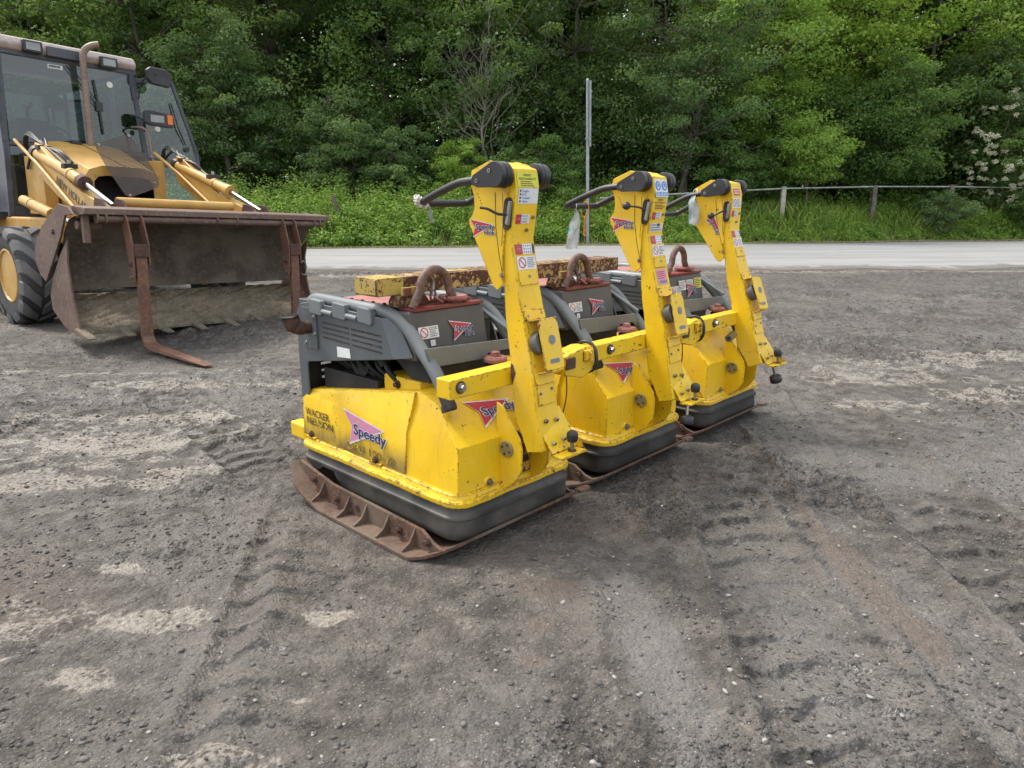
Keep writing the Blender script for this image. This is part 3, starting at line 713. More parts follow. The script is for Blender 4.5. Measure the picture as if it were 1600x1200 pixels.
    k.tube(fillet([(xa, .105, 1.439), (xa, .21, 1.434), (xa, .32, 1.402), (xa, .452, 1.356), (xb, .452, 1.356), (xb-.012, .32, 1.402), (xc+.01, .21, 1.434), (xc, .105, 1.439)], .035, 5), .0152, M['black'] , 14); k.build('handlebar', cm, 0, 60)
    # control slot, lever
    k = MB(PX); k.prism([(-.030, 1.362), (-.022, 1.376), (-.004, 1.374), (.004, 1.362), (.013, 1.285), (.008, 1.262), (-.008, 1.260), (-.022, 1.272)], 'x', .2640, .2745, M['seam']); k.build('lever_slot', cm, 0)
    k = MB(PX); k.add([(.2645, -.040, 1.362), (.2645, -.028, 1.364), (.2645, -.010, 1.282), (.2645, -.023, 1.276), (.252, -.040, 1.362), (.252, -.028, 1.364), (.252, -.010, 1.282), (.252, -.023, 1.276)],
                      [(0, 1, 2, 3), (4, 7, 6, 5), (0, 4, 5, 1), (1, 5, 6, 2), (2, 6, 7, 3), (3, 7, 4, 0)], M['steel']); lv = k.build('control_lever', cm, .002)
    k = MB(PX)
    if idx == 0: k.tube(smoothpath([(.255, -.018, 1.315), (.225, .0, 1.318), (.205, .03, 1.335), (.195, .06, 1.34)]), .005, M['seam'], 8)
    else:
        zt = 1.345 if idx == 1 else 1.30
        k.tube(smoothpath([(.255, -.018, 1.325), (.22, .0, (1.335+zt)/2), (.20, .035, zt)]), .005, M['black'], 8)
        k.lathe([(.019*sin(R(t)), .019*(1-cos(R(t)))) for t in range(10, 180, 17)], (.20, .032, zt), (-.15, .9, .1), M['black'], 16)
    k.build('lever_knob', lv, 0, 60)
    # ---- stickers on the column
    def rd(z, x): Fm = PX @ faceM(z, x); return Decal((0, 0, 0), (1, 0, 0), (0, 1, 0), X=Fm, lift=.0015)
    if idx == 0:
        d = rd(1.44, .285); d.rect(-.002, -.028, .114, .028, M['syel']); d.text("HIRER'S", .033, .012, .009, M['sblack'], 1, .01, .045); d.text('RESPONSIBILITY', .008, -.001, .008, M['sblack'], 1, .01, .094); d.lines(.015, -.026, .10, -.004, 3, M['sblack'], 1, 2); d.build('sticker', cm, 0, 0)
        d = rd(1.382, .285); d.rect(.004, -.028, .112, .028, M['white'])
        for i, wd in enumerate(('Goggles', 'Ear P', 'Footwear', 'Gloves')): d.disc(.014, .018-.0125*i, .0045, M['navy'], 1, n=10); d.text(wd, .024, .0145-.0125*i, .008, M['sblue'], 1, .01)
        d.build('sticker', cm, 0, 0)
        d = rd(1.30, .286); hazard_strip(d, 0, -.018, .075, .034, False); d.build('sticker', cm, 0, 0)
    if idx == 1:
        d = rd(1.43, .285)
        for i in range(2):
            x = .002+.055*i; d.rect(x, -.046, x+.052, .036, M['white']); d.disc(x+.026, .006, .023, M['sblue'], 1); d.disc(x+.026, .006, .011, M['white'], 2, .015); d.disc(x+.026, .008, .007, M['sblue'], 3, .010); d.rect(x+.004, -.042, x+.048, -.022, M['sblue'], 1); d.lines(x+.008, -.04, x+.044, -.024, 2, M['white'], 2, i)
        d.build('sticker', cm, 0, 0)
        d = rd(1.362, .285); d.text("HIRER'S", .033, .006, .009, M['sblack'], 1, .01, .045); d.text('RESPONSIBILITY', .008, -.006, .008, M['sblack'], 1, .01, .094); d.lines(.015, -.034, .10, -.010, 3, M['sblack'], 1, 5); d.build('sticker', cm, 0, 0)
        d = rd(1.30, .286); hazard_strip(d, 0, -.018, .075, .034, False); d.build('sticker', cm, 0, 0)
        d = rd(1.245, .288); d.rect(0, -.02, .102, .02, M['white']); d.lines(.004, -.018, .098, .018, 3, M['sgrey'], 1, 11); d.build('sticker', cm, 0, 0)
        d = rd(1.01, .296); d.rect(0, -.036, .085, .036, M['spink']); d.rect(.018, -.03, .078, -.016, M['sgrey'], 1); d.lines(.008, -.01, .076, .03, 4, M['sred'], 1, 3); d.build('sticker', cm, 0, 0)
    if idx == 2:
        d = rd(1.425, .295); d.rect(0, -.018, .075, .018, M['sred']); d.lines(.006, -.014, .07, .014, 2, M['white'], 1, 3); d.build('sticker', cm, 0, 0)
        d = rd(1.365, .285); no_entry(d, 0, -.03, .098, .056, 6); d.build('sticker', cm, 0, 0)
        d = rd(1.305, .286); hazard_strip(d, 0, -.018, .07, .034, False); d.build('sticker', cm, 0, 0)
        d = rd(.645, .30); d.rect(0, -.028, .08, .022, M['white']); logo(d, .004, -.026, .075, .046, 'sred', False); d.build('logo_sticker', cm, 0, 0)
    d = rd(1.188, .288); hazard_strip(d, 0, -.02, .104, .038); d.build('sticker', cm, 0, 0)
    d = rd(1.138, .290); no_entry(d, 0, -.027, .102, .050, 7+idx); d.build('sticker', cm, 0, 0)
    d = Decal((.266, .186, 1.232), (0, -1, 0), (0, 0, 1), X=PX, lift=.0012)
    if idx < 2: logo(d, 0, 0, .128, .062, 'sred', True)
    else: d = Decal((.266, .12, 1.28), (0, -.45, -.9), (0, -.9, .45), X=PX, lift=.0012); logo(d, -.02, -.0, .13, .06, 'sred', False)
    d.build('logo_sticker', cm, 0, 0)
    return root, PX

m1, PX1 = compactor(0, 'nearest yellow plate compactor, with a white rag knotted on its handlebar', (0, 0), 0, -.035, 1)
m2, PX2 = compactor(1, 'middle plate compactor of the row, with blue safety stickers at the top of its handle', (.986, .018), 1.5, -.19, 2)
m3, PX3 = compactor(2, 'farthest plate compactor of the row, with a pipe stub sticking out beside its handle', (1.981, .028), 7.0, -.17, 3)

# things lying on or hanging from the compactors
def on1(name, loc=(0, 0, 0)): return empty(name, W1(*loc), ROW)
k = MB(); n = 15
for i in range(n):
    x0, x1 = 1.68*i/n, 1.68*(i+1)/n
pr = [(-.075, .0), (.075, .0), (.075, .070), (-.075, .070)]
k.prism([(y, z) for y, z in pr], 'x', .14, 1.68, M['beam']); k.prism([(y*1.02, z*1.03-.001) for y, z in pr], 'x', .004, .1395, M['beam_end']); k.box(0, .0045, -.070, .070, .004, .066, M['beam_end'])
bm = k.build('steel_beam', None, .010); bm.location = W1(.0, .535, .992); bm.rotation_euler = (0, 0, ROW+R(.6)); tag(bm, 'long box-section steel beam with flaking yellow paint laid across the compactors', 'steel beam')
for j, (x, y, lab) in enumerate(((.13, .475, 'yellow and red lifting clamp beside the loop of the nearest compactor'), (1.12, .475, 'yellow lifting clamp with a red mark beside the loop of the middle compactor'))):
    rt = on1('lifting_clamp', (x, y, .944)); tag(rt, lab, 'clamp', 'clamps under the beam')
    k = MB(); k.prism([(-.05, 0), (.10, 0), (.11, .02), (.09, .046), (-.04, .046), (-.055, .02)], 'y', -.055, .012, M['beam']); k.build('clamp_body', rt, .005)
    k = MB(); k.box(-.04, .05, -.075, -.056, .050, .082, M['beam_end']); k.box(-.035, .0, -.0765, -.0752, .053, .078, M['red']); k.build('clamp_arm', rt, .003)
def link(k, c, ax, up, a=.024, b=.013, r=.0052, m=None):
    c = Vector(c); u = Vector(ax).normalized(); v = Vector(up); v = (v-u*v.dot(u)).normalized()
    k.tube([c+u*cos(t)*a*(1 if abs(cos(t)) < .7 else 1)+v*sin(t)*b for t in [2*pi*i/16 for i in range(16)]], r, m, 8, closed=True)
for x0, lab in ((.0, 'short rusty chain hooked through the loop of the nearest compactor'), (.986, 'short rusty chain hooked through the loop of the middle compactor')):
    rt = on1('lifting_chain', (.24+x0, .40, .95)); tag(rt, lab, 'chain', 'chains in the lifting loops')
    pts = [(-.02, .03, .075), (0, .02, .05), (.012, .01, .02), (.03, -.005, .0), (.06, -.01, .002), (.09, .01, .01), (-.03, .05, .05), (-.045, .05, .015)]
    for i, p in enumerate(pts):
        k = MB(); rr = random.Random(i); link(k, (p[0], p[1], p[2]+.012), (rr.uniform(-.6, .6), rr.uniform(-.3, .3), 1 if i < 3 or i > 5 else .2), (rr.random(), 1, 0) if i % 2 else (1, rr.random(), 0), m=M['rust_tube'] if i % 3 else M['red_faded'])
        k.build('chain_link', rt, 0, 60)
    k = MB(); k.tube(smoothpath([(-.03, .03, .055), (-.03, .03, .10), (0, .02, .118), (.025, .02, .09), (.02, .02, .05)]), .009, M['steel'], 8); k.build('shackle', rt, 0, 60)
# cloth knot and dangling strap end on the first handle
def blob(mb, c, r, m, seed, n=14, sq=(1, 1, 1)):
    rr = np.random.RandomState(seed); vs = []; c = Vector(c); ph = rr.rand(6)*6
    for i in range(n+1):
        t = pi*i/n
        for j in range(n*2):
            p = pi*j/n; q = 1+.22*sin(3*t+ph[0]+2*p)+.16*sin(5*p+ph[1])*sin(t)+.12*sin(7*t+ph[2]-3*p)
            vs.append(c+Vector((sin(t)*cos(p)*sq[0], sin(t)*sin(p)*sq[1], cos(t)*sq[2]))*r*q)
    L = n*2; fs = [(i*L+j, (i+1)*L+j, (i+1)*L+(j+1) % L, i*L+(j+1) % L) for i in range(n) for j in range(L)]
    return mb.add(vs, fs, m)
k = MB(); blob(k, (0, 0, 0), .021, M['cloth'], 3, sq=(1, .9, .9)); blob(k, (-.012, .006, .014), .014, M['cloth'], 5); blob(k, (.02, -.006, -.014), .012, M['cloth'], 8)
o = k.build('knotted_rag', None, 0, 80); o.location = W1(.232, .450, 1.360); o.rotation_euler = (0, 0, ROW); tag(o, 'off-white rag knotted round the front corner of the nearest handlebar', 'rag')
k = MB(); k.tube(smoothpath([(0, 0, 0), (.012, -.002, -.015), (.016, -.002, -.04), (.024, -.004, -.072)]), .0075, M['galv'], 10)
o = k.build('steel_hook', None, 0, 60); o.location = W1(.258, .442, 1.350); o.rotation_euler = (0, 0, ROW); tag(o, 'thin grey steel hook hanging from the nearest handlebar below the rag', 'hook')
def bag(name, M_, top, w0, w1, hgt, lab, seed):
    rr = np.random.RandomState(seed); vs = []; nx, nz = 10, 16
    for side in (0, 1):
        for i in range(nz+1):
            t = i/nz; wd = .008+(w0-.008)*min(1, t*3.2)+(w1-w0)*t
            for j in range(nx+1):
                s_ = j/nx-.5; vs.append((s_*wd+.012*sin(t*4+seed), (.004+.011*sin(pi*(j/nx)))*(1 if side else -1)*min(1, .3+t*2)+.006*sin(t*9+s_*7+seed), -t*hgt+.006*sin(s_*9)))
    L = (nx+1)*(nz+1); fs = []
    for i in range(nz):
        for j in range(nx):
            a = i*(nx+1)+j; fs += [(a, a+nx+1, a+nx+2, a+1), (L+a, L+a+1, L+a+nx+2, L+a+nx+1)]
    k = MB(); k.add(vs, fs, M['bag']); k.tube([(cos(a)*.019, 0+.0, .019+sin(a)*.019) for a in [2*pi*i/14 for i in range(14)]], .0025, M['white'], 6, X=Matrix.Rotation(R(90), 4, 'Z'), closed=True)
    o = k.build(name, None, 0, 60); o.location = M_.matrix_world @ Vector(top) if False else top; o.rotation_euler = (0, 0, ROW-R(20)); tag(o, lab, 'plastic bag', 'plastic bags tied to handlebars'); return o
def on(m, PX, p, off): q = PX @ Vector(p); return W1(off[0]+q.x, off[1]+q.y, q.z)
bag('plastic_bag', m2, on(m2, PX2, (.31, .452, 1.340), (.986, .018)), .05, .075, .20, 'long clear plastic bag with blue print hanging from the middle handlebar', 1)
bag('plastic_bag', m3, on(m3, PX3, (.225, .16, 1.43), (1.981, .028)), .075, .095, .165, 'short crumpled plastic bag with blue print hanging from the farthest handlebar', 4)
for (m, PX, p, off, lab, rz) in ((m3, PX3, (.262, .452, 1.356), (1.981, .028), 'orange plastic tag looped on the farthest handlebar, between two handles', 0), (m2, PX2, (.40, .452, 1.356), (.986, .018), 'orange plastic tag partly hidden behind the middle handle column', 30)):
    rt = empty('orange_tag', on(m, PX, p, off), ROW+R(rz-10)); tag(rt, lab, 'tag', 'orange tags on the handlebars')
    k = MB(); k.prism([(-.016, -.155), (.020, -.158), (.022, -.150), (.020, -.06), (.013, -.052), (-.009, -.05), (-.016, -.06)], 'y', -.0015, .0015, M['orange_tag']); pl = k.build('tag_plate', rt, .001)
    d = Decal((-.012, -.0018, -.15), (1, 0, 0), (0, 0, 1)); d.lines(.004, .03, .028, .085, 4, M['sblack'], 0, 2, .35); d.disc(.015, .012, .007, M['sblack'], 0, n=8); d.build('print', pl, 0, 0)
    k = MB(); k.tube([(sin(a)*.004, cos(a)*.0205, -.018+sin(a)*.040) for a in [2*pi*i/18 for i in range(18)]], .0022, M['orange_tag'], 6, closed=True); k.build('tie', rt, 0, 60)

# ------------------------------------------------------------------ ground
def vn(x, y, seed):
    rs = np.random.RandomState(seed); T = rs.rand(256, 256)
    xi = np.floor(x).astype(np.int64); yi = np.floor(y).astype(np.int64); fx = x-xi; fy = y-yi
    fx = fx*fx*(3-2*fx); fy = fy*fy*(3-2*fy)
    g = lambda a, b: T[a & 255, b & 255]
    return (g(xi, yi)*(1-fx)+g(xi+1, yi)*fx)*(1-fy)+(g(xi, yi+1)*(1-fx)+g(xi+1, yi+1)*fx)*fy
def fbm(x, y, sc, oct_, seed, gain=.5):
    a = 1; t = 0; n = 0
    for i in range(oct_):
        t = t+a*vn(x*sc+13.7*i, y*sc+7.1*i, seed+i); n += a; a *= gain; sc *= 2.03
    return t/n
def sst(v, a, b): t = np.clip((v-a)/(b-a), 0, 1); return t*t*(3-2*t)
def near_edge(x): return 15.6+.02*x+.30*np.sin(x*.55)+.18*np.sin(x*1.7+1)+.08*np.sin(x*5.1)
def far_edge(x): return np.maximum(24.1+.21*x, near_edge(x)+4.5)+.18*np.sin(x*.9)
def bank_h(x, y):
    d = y-far_edge(x)
    return sst(d, .4, 2.2)*.72+sst(d, 2, 12)*.9
def track(x, y, px, py, dx, dy, hw, lug, depth, length, seed):
    """one tyre track: pressed band with lug bars, soft squeezed edges"""
    L = math.hypot(dx, dy); dx /= L; dy /= L
    u = (x-px)*dx+(y-py)*dy; v = -(x-px)*dy+(y-py)*dx
    v = v+.04*np.sin(u*1.1+seed)+.02*(fbm(x, y, 3, 2, seed)-.5)
    m = sst(-np.abs(v), -hw-.03, -hw+.02)*sst(u, 0, .3)*sst(-u, -length, -length+.3)
    ph = (u+np.abs(v)*.35)/lug; ph = ph+(fbm(x, y, 14, 2, seed+5)-.5)*.35; fr_ = ph % 1; bars = (1-fr_)**2*sst(fr_, 0, .07)
    wr = .4+.6*sst(fbm(x, y, 1.8, 3, seed+3), .30, .5)
    rim = np.exp(-((np.abs(v)-hw-.02)/.03)**2)*sst(u, 0, .3)*sst(-u, -length, -length+.3)
    return m*(-depth+bars*1.5*depth*wr)+rim*depth*1.3*wr, m
def ground_h(x, y):
    rough = sst(fbm(x, y, .9, 3, 3), .36, .62)
    n1 = fbm(x, y, .45, 3, 11)-.5
    h = n1*.06
    bil = lambda sc, sd: np.abs(fbm(x, y, sc, 2, sd)*2-1)
    wx = (fbm(x, y, 4, 2, 19)-.5)*.10
    h = h+(np.abs(fbm(x+wx, y-wx, 6.5, 3, 21)*2-1)-.22)*.050*(.30+rough)
    cr = bil(16, 31); h = h+(cr-.25)*.034*(.25+rough); h = h+(bil(33, 33)-.25)*.020*(.3+rough)
    clod = sst(fbm(x, y, 11, 2, 41), .60, .74)*sst(fbm(x, y, 1.6, 2, 43), .42, .62); h = h+clod*.017
    n45 = vn(x*62, y*62, 51); h = h+(n45-.5)*.007*(.4+rough)
    flat_ = sst(fbm(x, y, .9, 3, 61), .46, .58)
    h = h*(1-.66*flat_)
    tm = np.zeros_like(x)
    for a in ((.92, 1.2, .07, 1, .25, .17, .022, 5.2, 5), (1.75, 1.0, .12, 1, .24, .20, .020, 6.5, 9), (2.9, .8, .2, 1, .25, .19, .015, 8.0, 12), (-.62, 1.0, -.12, 1, .19, .16, .016, 2.4, 15),
              (-6, 2.6, 1, .72, .26, .22, .018, 5.2, 18), (-5.2, 4.3, 1, .35, .24, .2, .014, 4.8, 22), (-7.5, 8.2, 1, .30, .25, .2, .016, 5, 25), (2.6, 8.8, 1, .05, .3, .2, .02, 12, 29), (1.5, 10.5, 1, -.03, .3, .2, .025, 14, 33), (-1.2, 3.4, -.9, 1, .16, .14, .018, 2.6, 37)):
        t_, m = track(x, y, *a); h = h*(1-.6*m*(tm < .3))+t_; tm = np.maximum(tm, m)
    # long thrown-up ridges
    for (ax, ay, bx, by, hh, wd) in ((-.95, 2.9, -.70, 1.2, .030, .05), (.26, 2.75, .30, 1.85, .020, .05), (1.22, 3.3, 1.12, 1.5, .026, .035), (1.55, 2.7, 1.62, 1.3, .026, .04), (-2.9, 3.1, -1.3, 4.2, .022, .05), (.58, 2.9, .62, 1.3, .016, .03), (-1.5, 4.6, -2.7, 3.4, .02, .05)):
        L = math.hypot(bx-ax, by-ay); ux, uy = (bx-ax)/L, (by-ay)/L
        u = (x-ax)*ux+(y-ay)*uy; v = -(x-ax)*uy+(y-ay)*ux+.05*(fbm(x, y, 3, 3, 71)-.5)*2
        h = h+np.exp(-(v/wd)**2)*sst(u, -.1, .15)*sst(-u, -L-.1, -L+.15)*hh*(.3+1.4*fbm(x, y, 9, 3, 77))
    h = h-.12*np.exp(-(((x+3.45)/1.5)**2+((y-6.75)/.95)**2)**2)
    # pressed flat where the compactors stand
    lx = (x-O1.x)*AX.x+(y-O1.y)*AX.y; ly = (x-O1.x)*BX.x+(y-O1.y)*BX.y
    inside = sst(lx, -.30, -.08)*sst(-lx, -2.98, -2.76)*sst(ly, -.12, .12)*sst(-ly, -1.12, -.9)
    h = h*(1-inside)-.006*inside
    rim_ = sst(lx, -.55, -.2)*sst(-lx, -3.2, -2.85)*sst(ly, -.35, -.02)*sst(-ly, -1.5, -1.1)
    h = np.where(rim_ > 0, h*(1-.5*rim_), h)
    k = sst(y, near_edge(x)-1.2, near_edge(x)+.2); h = h*(1-k)-.02*k
    out = (y > near_edge(x)+.2)
    h = np.where(out, -.02+bank_h(x, y)+np.where(y > far_edge(x)+.3, (fbm(x, y, 1.3, 4, 91)-.5)*.25, 0), h)
    return h, rough, tm, flat_, clod
def spacing(a, b, core0, core1, d0, grow, dmax):
    c = list(np.arange(core0, core1, d0)); d = d0; p = core1
    up = []
    while p < b: up.append(p); d = min(d*grow, dmax); p += d
    up.append(b); dn = []; d = d0; p = core0
    while p > a: d = min(d*grow, dmax); p -= d; dn.append(p)
    return np.array(dn[::-1]+c+up)
gx = spacing(-150, 150, -1.9, 2.3, .0085, 1.009, 3.); gy = spacing(-30, 260, 1.2, 3.4, .0075, 1.0085, 3.)
X, Y = np.meshgrid(gx, gy); H, rough, tm, flt, clod = ground_h(X, Y)
pale = np.zeros_like(X)
wob = (fbm(X, Y, 3.5, 4, 101)-.5)
for (px, py, rx, ry, s_) in ((-2.3, 3.85, .8, .14, .9), (-2.4, 3.3, .8, .12, .9), (-1.68, 3.45, .4, .10, .8), (-2.5, 4.4, .9, .12, .7), (-2.2, 5.3, 1.0, .14, .6), (-1.18, 2.09, .17, .06, 1), (-1.27, 1.78, .12, .06, 1), (-1.5, 2.43, .13, .05, .9), (-.62, 2.13, .12, .05, .9), (-.6, 1.72, .07, .03, .8), (-.72, 1.48, .15, .05, .7),
                             (-1.9, 2.0, .5, .25, .35), (2.84, 5.5, .5, .25, .55), (4.6, 6.3, .9, .35, .7), (2.6, 4.7, .35, .18, .5), (3.6, 5.0, .5, .25, .55), (3.2, 5.9, 1.2, .5, .45), (-3.0, 13.8, .9, .35, .9), (4, 14.6, 5, .18, .7), (1.2, 13.2, 1.6, .25, .6), (9, 14.9, 6, .15, .8), (-2.9, 4.0, 1.8, .7, .35), (-3.6, 5.9, 1.4, .3, .4)):
    d = np.sqrt(((X-px)/rx)**2+((Y-py)/ry)**2)+wob*1.6
    pale = np.maximum(pale, s_*sst(-d, -1.15, -.55))
light = np.zeros_like(X)
for (px, py, rx, ry, s_) in ((.46, 1.75, .13, .45, .9), (.95, 1.7, .22, .6, .6), (.42, 2.3, .10, .22, .5), (1.4, 1.9, .25, .7, .5), (1.8, 3.4, .5, .5, .35), (3, 3, .8, 1, .35), (-.1, 1.5, .3, .3, .3)):
    d = np.sqrt(((X-px)/rx)**2+((Y-py)/ry)**2)+wob*1.2
    light = np.maximum(light, s_*sst(-d, -1.2, -.5))
brown = np.zeros_like(X)
for (px, py, rx, ry, s_) in ((.09, 2.07, .05, .06, 1), (.07, 1.88, .05, .035, 1), (.1, 2.3, .14, .10, .8), (1.32, 2.4, .08, .6, .9), (.35, 2.9, .25, .3, .7), (.8, 3.4, .3, .35, .6), (-2.2, 2.2, .7, .4, .5), (.0, 2.55, .2, .15, .7)):
    d = np.sqrt(((X-px)/rx)**2+((Y-py)/ry)**2)+wob*1.0
    brown = np.maximum(brown, s_*sst(-d, -1.2, -.6))
H = H-.0*pale
H = np.where(brown > .3, H*(1-.6*brown), H)
# soil class in the verge
verge = ((Y > far_edge(X)-.05)).astype(float)
def grid_object(name, X, Y, Z, mat, attrs):
    ny, nx = X.shape; co = np.stack([X, Y, Z], -1).reshape(-1, 3).astype(np.float32)
    idx = np.arange(ny*nx).reshape(ny, nx); q = np.stack([idx[:-1, :-1], idx[:-1, 1:], idx[1:, 1:], idx[1:, :-1]], -1).reshape(-1, 4)
    me = bpy.data.meshes.new(name); me.vertices.add(len(co)); me.vertices.foreach_set('co', co.ravel())
    me.loops.add(q.size); me.loops.foreach_set('vertex_index', q.ravel().astype(np.int32))
    me.polygons.add(len(q)); me.polygons.foreach_set('loop_start', np.arange(0, q.size, 4, dtype=np.int32)); me.polygons.foreach_set('loop_total', np.full(len(q), 4, np.int32))
    me.update(calc_edges=True); me.shade_smooth()
    for k, v in attrs.items():
        a = me.attributes.new(k, 'FLOAT', 'POINT'); a.data.foreach_set('value', v.ravel().astype(np.float32))
    me.materials.append(mat); o = bpy.data.objects.new(name, me); C.objects.link(o); return o
def groundmat():
    s = N('wet_dirt_yard'); tc = s.n('TexCoord'); v = tc.outputs['Object']
    A = lambda nm: s.n('Attribute', attribute_name=nm).outputs['Fac']
    n1 = s.noise(v, 1.3, 6, .6); n2 = s.noise(v, 9, 6, .65); n3 = s.noise(v, 55, 5, .65); n4 = s.noise(v, 260, 3, .6)
    col = s.mix(s.step(n2, .36, .64), (.052, .045, .038), (.122, .109, .095))
    col = s.mix(s.math('MULTIPLY', s.step(n1, .42, .66), .6), col, (.172, .157, .140))
    col = s.mix(s.math('MULTIPLY', A('light'), .5), col, (.225, .215, .205))
    col = s.mix(s.math('MULTIPLY', A('brown'), .8), col, (.135, .105, .085))
    pf = s.math('ADD', A('pale'), s.math('MULTIPLY', s.math('SUBTRACT', s.math('ADD', n2, n3), 1.0), 3.4)); pf = s.math('ADD', pf, s.math('MULTIPLY', s.math('SUBTRACT', s.noise(v, 3.2, 6, .7), .5), 2.0)); pl = s.math('MULTIPLY', s.step(s.math('MULTIPLY', pf, s.step(A('pale'), .02, .35, .62, 1.)), .30, .85), s.step(n6, .56, .48, .10, .95) if False else s.step(n3, .36, .55, .15, .80)); col = s.mix(pl, col, (.35, .32, .275))
    col = s.mix(s.math('MULTIPLY', s.step(n3, .55, .75), .5), col, (.20, .19, .175)); n5 = s.noise(v, 22, 5, .7); n6 = s.noise(v, 110, 4, .7); ro = A('rough')
    col = s.mix(s.math('MULTIPLY', ro, s.step(n5, .49, .58, 0, .8)), col, (.038, .034, .031)); col = s.mix(s.math('MULTIPLY', s.math('ADD', s.math('MULTIPLY', ro, .8), .2), s.step(n6, .54, .60, 0, .9)), col, (.026, .023, .021)); col = s.mix(s.step(n6, .34, .42, .5, 0), col, (.30, .28, .26))
    sp = s.n('TexVoronoi', feature='F1'); s.set(sp.inputs['Vector'], v); sp.inputs['Scale'].default_value = 75
    spk = s.math('MULTIPLY', s.step(sp.outputs['Distance'], .10, .22, 1, 0), s.step(s.n('SeparateColor', i_0=sp.outputs['Color']).outputs[0], .86, .9)); col = s.mix(s.math('MULTIPLY', spk, .8), col, (.38, .36, .33))
    col = s.mix(A('verge'), col, s.mix(n2, (.030, .032, .014), (.07, .065, .035)))
    wet = s.math('MULTIPLY', s.step(n1, .46, .58), s.step(n2, .42, .56))
    rg = s.math('SUBTRACT', .84, s.math('MULTIPLY', wet, .56)); rg = s.math('ADD', rg, s.math('MULTIPLY', pl, .2)); rg = s.math('SUBTRACT', rg, s.math('MULTIPLY', A('light'), .12))
    def crumb(sc):
        vo = s.n('TexVoronoi', feature='F1'); s.set(vo.inputs['Vector'], v); vo.inputs['Scale'].default_value = sc; return s.math('SUBTRACT', 1., vo.outputs['Distance'])
    h = s.math('ADD', s.math('MULTIPLY', n3, 1.), s.math('MULTIPLY', n4, .35)); h = s.math('ADD', h, s.math('MULTIPLY', crumb(85), .55)); h = s.math('ADD', h, s.math('MULTIPLY', crumb(34), .8))
    s.bsdf(col, rg, 0., s.bump(h, 1., .012)); return s.m
M['ground'] = groundmat()
g = grid_object('ground', X, Y, H, M['ground'], dict(pale=pale, light=light, brown=brown, verge=verge, rough=np.clip((.25+.9*rough)*(1-.75*flt)*(1-.5*tm)+.5*clod, 0, 1))); tag(g, kind='structure')
# road sheet
rx = np.arange(-90, 120, .25); tt = np.linspace(0, 1, 28)
NE, FE = near_edge(rx)+.7*(fbm(rx, rx*0, .8, 5, 5)-.5), far_edge(rx)
RX = np.repeat(rx[None, :], len(tt), 0); RY = NE[None, :]+(FE-NE)[None, :]*tt[:, None]
RZ = -.016+.06*np.sin(pi*tt)[:, None]**.7+0*RX
def roadmat():
    s = N('old_asphalt'); tc = s.n('TexCoord'); v = tc.outputs['Object']
    sv = s.n('VectorMath', operation='MULTIPLY'); s.set(sv.inputs[0], v); sv.inputs[1].default_value = (.12, 1, 1)
    n0 = s.noise(sv.outputs[0], 1.6, 5); n1 = s.noise(v, .9, 5); n3 = s.noise(v, 90, 3)
    col = s.mix(s.step(n0, .35, .65), (.215, .22, .225), (.29, .29, .287)); col = s.mix(s.math('MULTIPLY', s.step(n1, .5, .75), .4), col, (.20, .19, .18))
    col = s.mix(s.math('MULTIPLY', s.step(n3, .4, .7), .25), col, (.42, .42, .41))
    e = s.n('Attribute', attribute_name='edge').outputs['Fac']; col = s.mix(s.step(s.math('ADD', e, s.math('MULTIPLY', s.math('SUBTRACT', s.noise(v, 3, 6, .65), .5), 1.4)), .45, .75), col, (.15, .135, .118))
    s.bsdf(col, .62, 0., s.bump(n3, .4, .004)); return s.m
M['road'] = roadmat()
ed = np.clip(1.0-np.minimum(tt*7, (1-tt)*14), 0, 1)[:, None]+0*RX
rd_ = grid_object('road', RX, RY, RZ, M['road'], dict(edge=ed)); tag(rd_, kind='structure')
